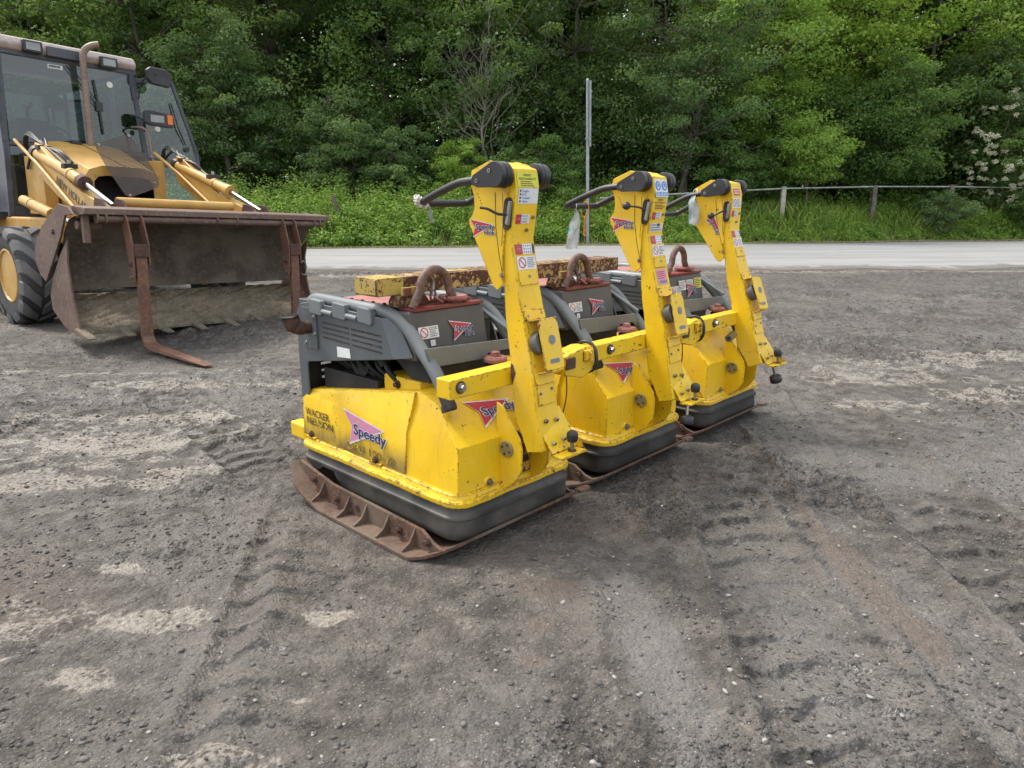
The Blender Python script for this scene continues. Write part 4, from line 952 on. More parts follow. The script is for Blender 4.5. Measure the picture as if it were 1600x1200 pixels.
# loose stones and mud clods: one stuff object each
def scatter_rocks(name, n, mat, rmin, rmax, seed, area, flatn=.6):
    rs = np.random.RandomState(seed); ico = np.array([(0, 0, 1), (.89, 0, .45), (.28, .85, .45), (-.72, .53, .45), (-.72, -.53, .45), (.28, -.85, .45), (.72, .53, -.45), (-.28, .85, -.45), (-.89, 0, -.45), (-.28, -.85, -.45), (.72, -.53, -.45), (0, 0, -1)])
    F = np.array([(0, 1, 2), (0, 2, 3), (0, 3, 4), (0, 4, 5), (0, 5, 1), (1, 6, 2), (2, 7, 3), (3, 8, 4), (4, 9, 5), (5, 10, 1), (2, 6, 7), (3, 7, 8), (4, 8, 9), (5, 9, 10), (1, 10, 6), (6, 11, 7), (7, 11, 8), (8, 11, 9), (9, 11, 10), (10, 11, 6)])
    u = rs.rand(n)**1.7; y = area[0]+(area[1]-area[0])*u; x = (rs.rand(n)-.5)*2*(y*.78+.4)
    if name == 'gravel': keep = fbm(x, y, 1.1, 3, seed) > .40
    else: keep = (fbm(x, y, 1.5, 3, 43)*.6+fbm(x, y, 7, 3, 44)*.4+rs.rand(n)*.10) > .53
    lx = (x-O1.x)*AX.x+(y-O1.y)*AX.y; ly = (x-O1.x)*BX.x+(y-O1.y)*BX.y
    keep &= ~((lx > -.22) & (lx < 2.95) & (ly > -.08) & (ly < 1.15)); keep &= y < near_edge(x)-.2
    x, y = x[keep], y[keep]; n = len(x); z = ground_h(x, y)[0]
    r = rmin*(rmax/rmin)**(rs.rand(n)**2.6)*(1+y*.04)
    V = ico[None]*(1+.35*(rs.rand(n, 12, 1)-.5)*2)*r[:, None, None]*np.stack([.7+.8*rs.rand(n), .6+.6*rs.rand(n), flatn*(.6+.6*rs.rand(n))], -1)[:, None, :]
    a = rs.rand(n)*6.28; ca, sa = np.cos(a)[:, None], np.sin(a)[:, None]
    V = np.stack([V[..., 0]*ca-V[..., 1]*sa+x[:, None], V[..., 0]*sa+V[..., 1]*ca+y[:, None], V[..., 2]+z[:, None]+(r*.2)[:, None]], -1)
    co = V.reshape(-1, 3); q = (F[None]+12*np.arange(n)[:, None, None]).reshape(-1, 3)
    me = bpy.data.meshes.new(name); me.vertices.add(len(co)); me.vertices.foreach_set('co', co.astype(np.float32).ravel())
    me.loops.add(q.size); me.loops.foreach_set('vertex_index', q.ravel().astype(np.int32)); me.polygons.add(len(q)); me.polygons.foreach_set('loop_start', np.arange(0, q.size, 3, dtype=np.int32)); me.polygons.foreach_set('loop_total', np.full(len(q), 3, np.int32))
    me.update(calc_edges=True)
    t = me.attributes.new('tone', 'FLOAT', 'POINT'); t.data.foreach_set('value', np.repeat(rs.rand(n), 12).astype(np.float32))
    
    me.materials.append(mat); o = bpy.data.objects.new(name, me); C.objects.link(o); tag(o, kind='stuff'); return o
def rockmat(name, a, b, c, rough):
    s = N(name); t = s.n('Attribute', attribute_name='tone').outputs['Fac']; tc = s.n('TexCoord'); n = s.noise(tc.outputs['Object'], 60, 4)
    col = s.mix(t, a, b); col = s.mix(s.step(t, .86, .9), col, c); col = s.mix(s.math('MULTIPLY', n, .5), col, (.08, .075, .07)); s.bsdf(col, rough, 0., s.bump(n, .6, .004)); return s.m
M['stone'] = rockmat('yard_stones', (.07, .066, .062), (.19, .18, .165), (.38, .36, .33), .85)
M['clod'] = rockmat('mud_clods', (.040, .037, .034), (.085, .078, .07), (.12, .11, .10), .75)
tag(scatter_rocks('gravel', 22000, M['stone'], .0016, .010, 7, (1.2, 13)), 'scattered small pale stones and chippings on the muddy yard', 'gravel')
tag(scatter_rocks('mud_clods', 60000, M['clod'], .0018, .0085, 9, (1.2, 11), .7), 'dark crumbs and clods of mud thrown over the yard', 'mud clods')

# ------------------------------------------------------------------ vegetation
def quads_object(name, co, tone, mat, parent=None, kind=None, nper=4):
    n = len(co)//nper
    me = bpy.data.meshes.new(name); me.vertices.add(len(co)); me.vertices.foreach_set('co', co.astype(np.float32).ravel())
    me.loops.add(len(co)); me.loops.foreach_set('vertex_index', np.arange(len(co), dtype=np.int32)); me.polygons.add(n); me.polygons.foreach_set('loop_start', np.arange(0, len(co), nper, dtype=np.int32)); me.polygons.foreach_set('loop_total', np.full(n, nper, np.int32))
    me.update(calc_edges=True); t = me.attributes.new('tone', 'FLOAT', 'POINT'); t.data.foreach_set('value', np.repeat(tone, nper).astype(np.float32)); me.materials.append(mat)
    o = bpy.data.objects.new(name, me); C.objects.link(o)
    if parent: o.parent = parent
    if kind: o['kind'] = kind
    return o
def leaves(rs, cen, rad, per, size, droop=.2, up=.55):
    """leaf quads in clumps: cen (n,3), rad (n,3)"""
    n = len(cen); N_ = n*per
    d = rs.normal(size=(N_, 3)); d /= np.linalg.norm(d, axis=1)[:, None]
    r = rs.rand(N_)**.45
    c = np.repeat(cen, per, 0); R_ = np.repeat(rad, per, 0)
    p = c+d*r[:, None]*R_
    p[:, 2] -= droop*(r**2)*np.abs(d[:, 0]+d[:, 1])*.5*R_[:, 2]
    # sub-twig clustering
    nrm = rs.normal(size=(N_, 3))+np.array([0, 0, up*2.2])+d*.6; nrm /= np.linalg.norm(nrm, axis=1)[:, None]
    t = rs.normal(size=(N_, 3)); t -= nrm*(t*nrm).sum(1)[:, None]; t /= np.linalg.norm(t, axis=1)[:, None]; b = np.cross(nrm, t)
    s = size*(.6+.8*rs.rand(N_))[:, None]
    fold = nrm*s*.12
    co = np.stack([p-t*s*.5, p+b*s*.27+fold, p+t*s*.5, p-b*s*.27+fold], 1).reshape(-1, 3)
    tone = np.clip(np.repeat(rs.rand(n), per)*.6+rs.rand(N_)*.4, 0, 1)
    return co, tone
def limb(mb, p0, p1, r0, r1, m, rg, seg=5, wob=.08, n=6):
    p0, p1 = Vector(p0), Vector(p1); L = (p1-p0).length; pts = []; rr = []
    for i in range(seg+1):
        t = i/seg; p = p0.lerp(p1, t)
        if 0 < i < seg: p = p+Vector((rg.uniform(-1, 1), rg.uniform(-1, 1), rg.uniform(-.6, .6)))*wob*L*.5
        pts.append(p); rr.append(r0+(r1-r0)*t)
    mb.tube(pts, rr, m, n); return pts
LEAF = {
 'deep': leafmat('deep_green_leaves', (.034, .080, .030), (.088, .155, .058)),
 'mid': leafmat('mid_green_leaves', (.055, .130, .035), (.155, .26, .075)),
 'grey': leafmat('grey_green_leaves', (.072, .150, .060), (.18, .275, .115)),
 'light': leafmat('light_green_leaves', (.15, .29, .042), (.32, .46, .095)),
 'bright': leafmat('bright_green_leaves', (.20, .36, .038), (.42, .56, .11)),
 'grass': leafmat('grass_blades', (.18, .33, .045), (.42, .52, .14)),
 'weed': leafmat('weed_leaves', (.11, .25, .038), (.30, .44, .10)),
 'verge': leafmat('weed_leaves_painted_sunlit', (.20, .36, .05), (.44, .58, .13), .5),  # lighter copy of the weed green, sunlight put into the leaf colour
 'flower': leafmat('cream_blossom', (.62, .60, .42), (.75, .73, .58), .2),
 'dry': leafmat('dry_grass', (.22, .19, .10), (.36, .30, .17), .2),
}
def gz(x, y): return float(ground_h(np.array([float(x)]), np.array([float(y)]))[0][0])
def tree(name, label, cat, x, y, h, cr, z0, leaf, ncl, per, lsize, seed, tr=.14, bark='bark', lean=(0, 0), shape=1.0, clr=.17, stems=1, group=None):
    """trunk with limbs to every clump of leaves; crown fills an uneven ellipsoid from height z0 to h"""
    rs = np.random.RandomState(seed); rg = random.Random(seed)
    gz_ = gz(x, y); root = empty(name, (x, y, gz_-.05)); tag(root, label, cat, group)
    cz = (z0+h)/2; ch = (h-z0)/2
    cen = []
    ph = rs.rand(4)*6.28
    while len(cen) < ncl:
        d = rs.normal(size=3); d /= np.linalg.norm(d); r = rs.rand()**.38
        az = math.atan2(d[1], d[0]); k = 1+.22*sin(3*az+ph[0])+.15*sin(2*az+4*d[2]+ph[1])+.12*sin(7*d[2]+ph[2])
        p = np.array([d[0]*cr*k, d[1]*cr*k, d[2]*ch])*r
        p[:2] *= 1-.25*shape*(p[2]/ch) if p[2] > 0 else 1-.1*(-p[2]/ch)
        cen.append((p[0]+lean[0]*(p[2]+ch)/(2*ch), p[1]+lean[1]*(p[2]+ch)/(2*ch), p[2]+cz))
    cen = np.array(cen); rr = cr*clr*(.6+.9*rs.rand(ncl)); rad = np.stack([rr*1.25, rr*1.25, rr*.62], -1)
    co, tone = leaves(rs, cen, rad, per, lsize)
    mb = MB()
    tops = []
    for s_ in range(stems):
        ox, oy = (0, 0) if stems == 1 else (rg.uniform(-.35, .35), rg.uniform(-.3, .3))
        tp = Vector((lean[0]+ox*3, lean[1]+oy*3, h*.86)); pts = limb(mb, (ox, oy, -.1), tp, tr, tr*.12, M[bark], rg, 8, .05, 8); tops.append(pts)
    lb = MB()
    for i in range(0, ncl, 2 if ncl > 60 else 1):
        c = Vector(cen[i]); pts = tops[i % stems]
        q = min(pts, key=lambda p: (Vector((p.x, p.y, p.z+.25*(c-p).length))-c).length)
        r0 = tr*.30; limb(lb, q, c, r0, .008, M[bark], rg, 4, .14, 5)
    tk = mb.build('trunk', root, 0, 60); lb.build('limbs', tk, 0, 60)
    quads_object('crown', co, tone, LEAF[leaf], root)
    return root
TREES = [
 # name, label, cat, x, y, h, crown r, z0, leaf, clumps, per, leafsize, seed, extra
 ('tree', 'tall dark tree rising above the cab roof at the left edge', -20.5, 33, 15, 4.2, 1.2, 'mid', 120, 150, .17, 1, {}),
 ('tree', 'tall tree with hanging sprays right behind the exhaust pipe', -15.2, 31, 14, 3.6, 2.5, 'mid', 120, 150, .16, 2, {}),
 ('tree', 'broad rounded tree with paler leaves just right of the open cab door', -11.4, 29.6, 7.4, 2.6, .6, 'grey', 110, 150, .13, 3, {}),
 ('tree', 'high dark tree above the round pale tree beside the cab', -10.6, 34, 15, 4.2, 3.0, 'deep', 120, 150, .17, 4, {}),
 ('tree', 'tall mid green tree above the loader bucket top right corner', -5.4, 33, 15, 3.8, 3.5, 'mid', 120, 150, .16, 5, {}),
 ('shrub', 'round grey-green bush behind the right end of the loader bucket', -6.8, 29.4, 4.7, 1.9, .1, 'grey', 80, 150, .11, 6, {'tr': .06, 'stems': 3}),
 ('shrub', 'smaller rounded bush at the right side of the grey-green bush', -4.4, 29.0, 3.5, 1.4, .1, 'grey', 60, 150, .11, 7, {'tr': .05, 'stems': 3}),
 ('tree', 'leafy tree behind the pale bare tree, over the nearest handle', -1.6, 31.8, 14, 3.4, 1.0, 'mid', 130, 150, .15, 8, {}),
 ('tree', 'dark tree straight behind the grey sign pole', 2.6, 32.5, 15, 3.9, 1.5, 'deep', 130, 150, .16, 9, {}),
 ('tree', 'airy leaning tree with grey-green leaves right of the sign pole', 6.6, 29.8, 10.5, 3.3, 1.6, 'grey', 150, 150, .12, 10, {'stems': 3, 'tr': .12, 'lean': (1.0, -.6), 'clr': .15}),
 ('tree', 'tall light green tree between the airy leaning tree and the bright treetops', 10.4, 31.5, 14.5, 3.7, 2.2, 'light', 140, 150, .14, 11, {'tr': .15}),
 ('sapling', 'small arching sapling with bright leaves in front of the woods', 11.6, 28.6, 4.1, 1.5, 1.4, 'light', 50, 130, .11, 12, {'tr': .05, 'clr': .26}),
 ('shrub', 'low bush left of the arching sapling', 8.7, 28.9, 3.9, 1.7, .1, 'mid', 70, 150, .11, 13, {'tr': .05, 'stems': 3}),
 ('tree', 'largest bright yellow-green tree, its top filling the upper right', 16.0, 34, 15, 4.6, 3.0, 'bright', 150, 150, .17, 14, {'tr': .2}),
 ('tree', 'dense mid green tree hanging low above the right-hand rail', 15.3, 31, 6.6, 2.7, 1.0, 'mid', 140, 150, .13, 15, {}),
 ('tree', 'bright-leaved tree standing at the top right corner', 22.5, 35, 15, 4.0, 3.0, 'light', 120, 150, .16, 16, {}),
 ('tree', 'dark tree behind the flowering bush at the right edge', 20.2, 32.4, 7.2, 2.8, 1.2, 'deep', 110, 150, .15, 17, {}),
 ('shrub', 'leafy bush growing over the rail near its right end', 16.9, 28.6, 2.0, 1.15, .0, 'grey', 40, 130, .08, 18, {'tr': .03, 'stems': 3}),
 ('shrub', 'bush at the right edge below the flowering bush', 21.2, 28.9, 2.3, 1.4, .0, 'mid', 50, 130, .09, 19, {'tr': .03, 'stems': 3}),
 ('shrub', 'bush hanging over the verge behind the sign pole foot', 1.1, 28.3, 3.2, 1.7, .1, 'mid', 70, 150, .11, 20, {'tr': .04, 'stems': 3}),
 ('shrub', 'bush behind the nearest compactor handle', -1.9, 28.4, 3.1, 1.5, .1, 'light', 60, 150, .10, 21, {'tr': .04, 'stems': 3}),
]
for (nm, lab, x, y, h, cr, z0, lf, ncl, per, ls, sd_, ex) in TREES:
    ncl = int(ncl*1.45)
    tree(nm, lab, {'tree': 'tree', 'shrub': 'bush', 'sapling': 'sapling'}[nm], x, y, h, cr, z0, lf, ncl, per, ls, sd_, **ex)
# elder in flower at the right edge
el = tree('flowering_bush', 'elder bush covered in flat cream blossoms at the right edge', 'bush', 20.9, 30.6, 5.3, 2.0, .6, 'mid', 70, 150, .12, 31, tr=.06, stems=3)
rs = np.random.RandomState(5); d = rs.normal(size=(210, 3)); d /= np.linalg.norm(d, axis=1)[:, None]; d[:, 1] = -np.abs(d[:, 1]); d *= (.85+.3*rs.rand(210))[:, None]
cen = np.array([0, 0, 2.9])+d*np.array([2.25, 2.25, 2.2]); co, tn = leaves(rs, cen, np.tile(np.array([[.15, .13, .09]]), (210, 1)), 50, .075, 0, .3); quads_object('blossom', co, tn, LEAF['flower'], el)
# bare pale tree
rg = random.Random(4); bt = empty('bare_tree', (-.95, 29.6, gz(-.95, 29.6)-.05)); tag(bt, 'nearly bare pale grey tree with thin spreading branches behind the nearest handle', 'tree')
k = MB(); pts = limb(k, (0, 0, 0), (-.25, 0, 4.6), .085, .03, M['bark_pale'], rg, 7, .05, 8); k.build('trunk', bt, 0, 60)
k = MB()
for i in range(34):
    q = pts[rg.randint(3, len(pts)-1)]; a = rg.uniform(-1.2, 1.2)+(pi/2); e = q+Vector((rg.uniform(-2.6, 2.6), rg.uniform(-1.2, 1.2), rg.uniform(.9, 3.6))); pp = limb(k, q, e, .020, .004, M['bark_pale'], rg, 6, .12, 5)
    for j in range(4):
        q2 = pp[rg.randint(2, 6)]; limb(k, q2, q2+Vector((rg.uniform(-.9, .9), rg.uniform(-.5, .5), rg.uniform(.1, 1.2))), .012, .003, M['bark_pale'], rg, 4, .15, 4)
k.build('branches', bt, 0, 60)
rs = np.random.RandomState(6); co, tn = leaves(rs, np.stack([rs.normal(size=70)*1.3-.2, rs.normal(size=70)*.6, rs.uniform(1.2, 6.8, 70)], -1), np.tile(np.array([[.32, .28, .22]]), (70, 1)), 60, .10); quads_object('leaf_sprays', co, tn, LEAF['grey'], bt)
# the wood behind reads as one mass
rs = np.random.RandomState(77); n = 5200
cx = rs.uniform(-42, 44, n); cy = rs.uniform(36, 50, n); czz = rs.uniform(.8, 19, n)
co, tn = leaves(rs, np.stack([cx, cy, czz], -1), np.tile(np.array([[1.5, 1.2, .9]]), (n, 1))*(.6+.8*rs.rand(n, 1)), 95, .42)
wd = quads_object('woodland', co, tn, LEAF['deep'], None, 'stuff'); tag(wd, 'dark mass of woodland closing the view behind the front trees', 'woodland')
k = MB(); rg = random.Random(9)
for i in range(70):
    x, y = rg.uniform(-32, 34), rg.uniform(33.5, 41); limb(k, (x, y, .8), (x+rg.uniform(-1.5, 1.5), y, rg.uniform(8, 15)), rg.uniform(.08, .2), .03, M['bark'], rg, 6, .04, 6)
tk = k.build('woodland_trunks', None, 0, 60); tag(tk, 'shaded trunks standing deep in the woodland', 'tree trunks', kind='stuff')
rs = np.random.RandomState(78); n = 1700; cx = rs.uniform(-30, 34, n); cy = rs.uniform(29.8, 35, n)
co, tn = leaves(rs, np.stack([cx, cy, rs.uniform(.9, 6.5, n)], -1), np.tile(np.array([[1.0, .8, .7]]), (n, 1))*(.5+.7*rs.rand(n, 1)), 90, .16)
ud = quads_object('undergrowth', co, tn, LEAF['mid'], None, 'stuff'); tag(ud, 'shaded undergrowth of leafy shoots at the foot of the woods', 'undergrowth')
# grass and weeds on the verge
rs = np.random.RandomState(12); n = 60000
x = rs.uniform(-16, 27, n); v = rs.rand(n)**.8; y = far_edge(x)+.15+v*4.6; z = ground_h(x, y)[0]; dn = fbm(x, y, .5, 3, 15)
hh = (.10+.40*rs.rand(n)**1.6)*(.35+.9*sst(v, .02, .35))*(.6+dn*.9)*np.where(x > 8, 1.25, .9); a = rs.rand(n)*6.28; wd_ = .006+.010*rs.rand(n)
bx, by = np.cos(a)*wd_, np.sin(a)*wd_; lx, ly = rs.normal(size=n)*.26*hh, rs.normal(size=n)*.26*hh
co = np.stack([np.stack([x-bx, y-by, z-.02], -1), np.stack([x+bx, y+by, z-.02], -1), np.stack([x+lx*.5+bx*.6, y+ly*.5+by*.6, z+hh*.6], -1), np.stack([x+lx, y+ly, z+hh], -1)], 1).reshape(-1, 3)
gr = quads_object('grass', co, np.clip(rs.rand(n)*.5+(dn-.3), 0, 1), LEAF['grass'], None, 'stuff'); tag(gr, 'long green grass growing along the far side of the road', 'grass')
rs = np.random.RandomState(13); n = 3000; x = rs.uniform(-16, 28, n); v = rs.rand(n); y = far_edge(x)+.45+v*4.4; keep = fbm(x, y, .45, 3, 23)+np.where(x < 6, .16, .11) > .5; x, y, v = x[keep], y[keep], v[keep]; n = len(x)
z = ground_h(x, y)[0]; hg = (.35+.75*rs.rand(n))*(.45+.9*v)*np.where(x < 5, 1.30, .92)
hg = np.where((x > 6) & (v > .35), hg*1.15, hg); co, tn = leaves(rs, np.stack([x, y, z+hg*.55], -1), np.stack([.26+.16*rs.rand(n), .26+.14*rs.rand(n), hg*.60], -1), 85, .10, .1, .8)
we = quads_object('weeds', co, tn, LEAF['weed'], None, 'stuff'); tag(we, 'bank of darker nettles, brambles and broad-leaved weeds on the verge', 'weeds')
rs = np.random.RandomState(33); n = 2600; x = rs.uniform(3, 28, n); v = rs.rand(n); y = far_edge(x)+.35+v*3.6; keep = fbm(x, y, .6, 3, 27) > .42; x, y, v = x[keep], y[keep], v[keep]; n = len(x)
z = ground_h(x, y)[0]; hg = (.22+.5*rs.rand(n))*(.5+.9*v)
co, tn = leaves(rs, np.stack([x, y, z+hg*.6], -1), np.stack([.16+.12*rs.rand(n), .16+.1*rs.rand(n), hg*.65], -1), 60, .062, .1, .5)
wb = quads_object('weeds', co, tn, LEAF['verge'], None, 'stuff'); tag(wb, 'weeds coloured brighter for sunlight on the open verge in front of the rail', 'weeds')
rs = np.random.RandomState(14); n = 9000; x = rs.uniform(-16, 27, n); y = far_edge(x)+rs.normal(size=n)*.12+.12; z = ground_h(x, y)[0]; a = rs.rand(n)*6.28; L = .05+.12*rs.rand(n); wdt = .008
dx, dy = np.cos(a)*L, np.sin(a)*L
co = np.stack([np.stack([x, y, z+.01], -1), np.stack([x+wdt, y+wdt, z+.01], -1), np.stack([x+dx+wdt, y+dy, z+.03+.04*rs.rand(n)], -1), np.stack([x+dx, y+dy, z+.03], -1)], 1).reshape(-1, 3)
dg_ = quads_object('dry_litter', co, rs.rand(n), LEAF['dry'], None, 'stuff'); tag(dg_, 'strip of dry dead grass and leaf litter at the far road edge', 'leaf litter')
# brush pile
rg = random.Random(21); k = MB()
for i in range(260):
    x, y = rg.gauss(-9.6, 1.5), rg.gauss(27.4, .35); z = 1.0+abs(rg.gauss(0, .35))*max(.2, 1-abs(x+9.6)/3); a = rg.uniform(-.6, .6)+(pi if rg.random() < .5 else 0); L = rg.uniform(.6, 1.6)
    limb(k, (x, y, z), (x+cos(a)*L, y+sin(a)*L*.4, z+rg.uniform(-.2, .45)), .012, .004, M['bark_pale'], rg, 4, .1, 4)
bp = k.build('brush_pile', None, 0, 60); tag(bp, 'heap of cut dead branches on the verge behind the bucket', 'brushwood', kind='stuff')
# fence: posts and rail
FP = [(3.2, 26.5, 1.60), (5.7, 27.1, 1.70), (8.0, 27.6, 1.86), (10.46, 28.1, 1.94), (14.36, 28.9, 2.05), (17.84, 29.65, 2.08), (21.3, 30.4, 2.02), (26, 31.4, 2.1)]
fr = empty('roadside_fence', (10.46, 28.1, 0)); tag(fr, 'low roadside fence, one dull grey rail carried on short posts among the weeds', 'fence')
k = MB(); k.tube([(x-10.46, y-28.1, z+.02*sin(x*1.3)) for x, y, z in FP], .030, M['rail'], 10); k.build('rail', fr, 0, 60)
for i, (x, y, z) in enumerate(FP[1:-1]):
    k = MB(); k.box(x-10.46-.085, x-10.46+.085, y-28.1-.08, y-28.1+.08, gz(x, y)-.15, z+(.09 if i == 2 else .05), M['concrete'] if i in (0, 2) else M['wood']); k.build('post', fr, .015)
# sign pole with a plate seen edge-on
sp_ = empty('sign_pole', (2.62, 25.2, gz(2.62, 25.2)-.1)); tag(sp_, 'tall thin grey sign pole leaning slightly, its plate seen edge on', 'sign pole')
k = MB(); k.tube([(.04, 0, 0), (-.10, 0, 5.46)], .058, M['galv'], 14); k.cyl((-.10, 0, 5.46), (-.10, 0, 5.53), .062, M['galv'], .03, n=14); k.build('pole', sp_, 0, 60)
k = MB(); k.box(.055, .085, -.36, .36, 3.35, 5.42, M['galv'], X=Matrix.Rotation(R(-1.3), 4, 'Y') @ Matrix.Rotation(R(4), 4, 'Z')); k.build('sign_plate', sp_, .004)
for z in (3.6, 5.1):
    k = MB(); k.box(-.14, .06, -.07, .07, z, z+.05, M['galv']); k.build('clamp', sp_, .004)
k = MB(); k.add([(0, 0, 0), (.16, 0, 0), (-.26, 0, 1.22), (-.38, 0, 1.2), (0, .06, 0), (.16, .06, 0), (-.26, .06, 1.22), (-.38, .06, 1.2)], [(0, 1, 2, 3), (4, 7, 6, 5), (0, 4, 5, 1), (1, 5, 6, 2), (2, 6, 7, 3), (3, 7, 4, 0)], M['wood'])
o = k.build('wooden_post', None, .01); o.location = (-5.75, 24.6, gz(-5.75, 24.6)-.05); tag(o, 'weathered plank leaning in the weeds right of the loader bucket', 'post')

# ------------------------------------------------------------------ backhoe loader (x across, y towards its rear, z up)
Wd = Vector((.63489, .77160, -.03937)); Bd = Vector((-.77220, .63539, 0)); Ud = Vector((.02502, .03040, .99922))
BM = Matrix(((Wd.x, Bd.x, Ud.x, -4.13286), (Wd.y, Bd.y, Ud.y, 6.8666), (Wd.z, Bd.z, Ud.z, .06), (0, 0, 0, 1)))
bh = empty('backhoe_loader', (0, 0, 0), mat=BM); tag(bh, 'ochre yellow backhoe loader with a wide rusty front bucket and its cab door open', 'backhoe loader')
# bucket
k = MB()
def sheet(mb, prof, x0, x1, t, m, m2=None, nx=24, wob=.0):
    vs = []; L = len(prof); rg = random.Random(3)
    nr = []
    for i in range(L):
        a = Vector(prof[max(i-1, 0)]); b = Vector(prof[min(i+1, L-1)]); d = (b-a).normalized(); nr.append(Vector((-d.y, d.x)))
    for s_ in (0, 1):
        for i, (y, z) in enumerate(prof):
            for j in range(nx+1):
                w_ = (rg.uniform(-wob, wob)*.5+wob*1.3*sin(j*.5+i*.7+2*sin(i*.9+j*.23)))*(1 if 0 < j < nx else 0) if s_ == 1 else 0
                vs.append((x0+(x1-x0)*j/nx, y+nr[i].x*(t*s_+w_), z+nr[i].y*(t*s_+w_)))
    n = nx+1; K = n*L
    f0 = [(i*n+j, (i+1)*n+j, (i+1)*n+j+1, i*n+j+1) for i in range(L-1) for j in range(nx)]
    f1 = [(K+i*n+j, K+i*n+j+1, K+(i+1)*n+j+1, K+(i+1)*n+j) for i in range(L-1) for j in range(nx)]
    ed = [(j, j+1, K+j+1, K+j) for j in range(nx)]+[((L-1)*n+j+1, (L-1)*n+j, K+(L-1)*n+j, K+(L-1)*n+j+1) for j in range(nx)]
    mb.add(vs, f0, m); k0 = len(mb.v)-len(vs)
    i2 = mb.mat(m2 or m)
    for f in f1+ed: mb.f.append([k0+a for a in f]); mb.mi.append(i2)
upper = [(.16, 1.19), (.34, 1.15), (.50, 1.02), (.59, .85), (.63, .66), (.60, .44)]
sheet(k, upper, .0, 2.78, -.02, M['bucket'], M['bucket_in'])
low = [tuple(q.yz) if False else (q.x, q.y) for q in smoothpath([(.82, .37, 0), (.78, .27, 0), (.68, .15, 0), (.52, .08, 0), (.36, .035, 0), (.22, .012, 0)], 7)]
sheet(k, low, .0, 2.76, -.03, M['bucket'], M['mud'], 130, .011)
bk = k.build('front_bucket', bh, 0, 50)
k = MB(); k.prism([(-.01, 1.205), (-.005, 1.262), (.02, 1.27), (.30, 1.29), (.31, 1.22), (.16, 1.19)], 'x', .02, 2.84, M['bucket']); k.build('top_bar', bk, .008)
k = MB(); k.cyl((.14, .035, 1.165), (2.76, .035, 1.165), .036, M['bucket'], n=20)
for x in (.14, .22, 1.36, 1.60, 2.62, 2.70): k.tube([(x, .035+cos(a)*.043, 1.175+sin(a)*.05) for a in [2*pi*i/18 for i in range(18)]], .011, M['bucket'], 6, closed=True)
k.build('pivot_tube', bk, 0, 60)
US = [(.45, 1.30), (.20, 1.27), (.10, 1.20), (.30, 1.19), (.49, .97), (1.02, .50), (1.16, .56), (1.27, .70), (1.24, .85), (.96, 1.08)]
LS = [(.36, .96), (.44, .72), (.39, .44), (.20, .03), (.37, -.005), (.70, .06), (1.01, .22), (1.02, .36), (.90, .54), (.62, .80)]
LS = [(.38, .96), (.45, .74), (.42, .44), (.28, .0), (.40, -.015), (.70, .05), (1.0, .20), (1.02, .35), (.90, .54), (.62, .80)]
for x0 in (-.045, 2.79):
    k = MB(); k.prism(US, 'x', x0, x0+.022, M['bucket']); k.cyl((x0-.02 if x0 < 0 else x0+.02, .66, 1.03), (x0, .66, 1.03), .03, M['bucket'], n=14); k.build('side_plate', bk, .004)
for x0 in (-.018, 2.762):
    k = MB(); k.prism(LS, 'x', x0, x0+.020, M['bucket']); k.build('side_plate', bk, .004)
k = MB(); k.prism([(.10, .93), (.10, 1.22), (.16, 1.22), (.16, .93)], 'x', .04, .10, M['bucket']); k.cyl((.02, .22, 1.10), (.24, .22, 1.10), .045, M['bucket'], n=14); k.build('pin_boss', bk, .005)
for x in (-.01, .37, .76, 1.14, 1.53, 1.91, 2.30, 2.68):
    k = MB(); k.add([(x-.045, .34, .075), (x+.045, .34, .075), (x+.038, .01, .005), (x-.038, .01, .005), (x-.045, .34, .02), (x+.045, .34, .02), (x+.038, .01, -.012), (x-.038, .01, -.012)],
        [(0, 3, 2, 1), (4, 5, 6, 7), (0, 1, 5, 4), (1, 2, 6, 5), (2, 3, 7, 6), (3, 0, 4, 7)], M['mud']); k.build('tooth', bk, .006)
k = MB(); k.box(.6, 2.1, .82, .98, .48, .66, M['ochre']); k.box(.55, .7, .64, 1.2, .62, 1.1, M['ochre']); k.box(1.95, 2.1, .64, 1.2, .62, 1.1, M['ochre']); k.build('bucket_mount', bh, .01)
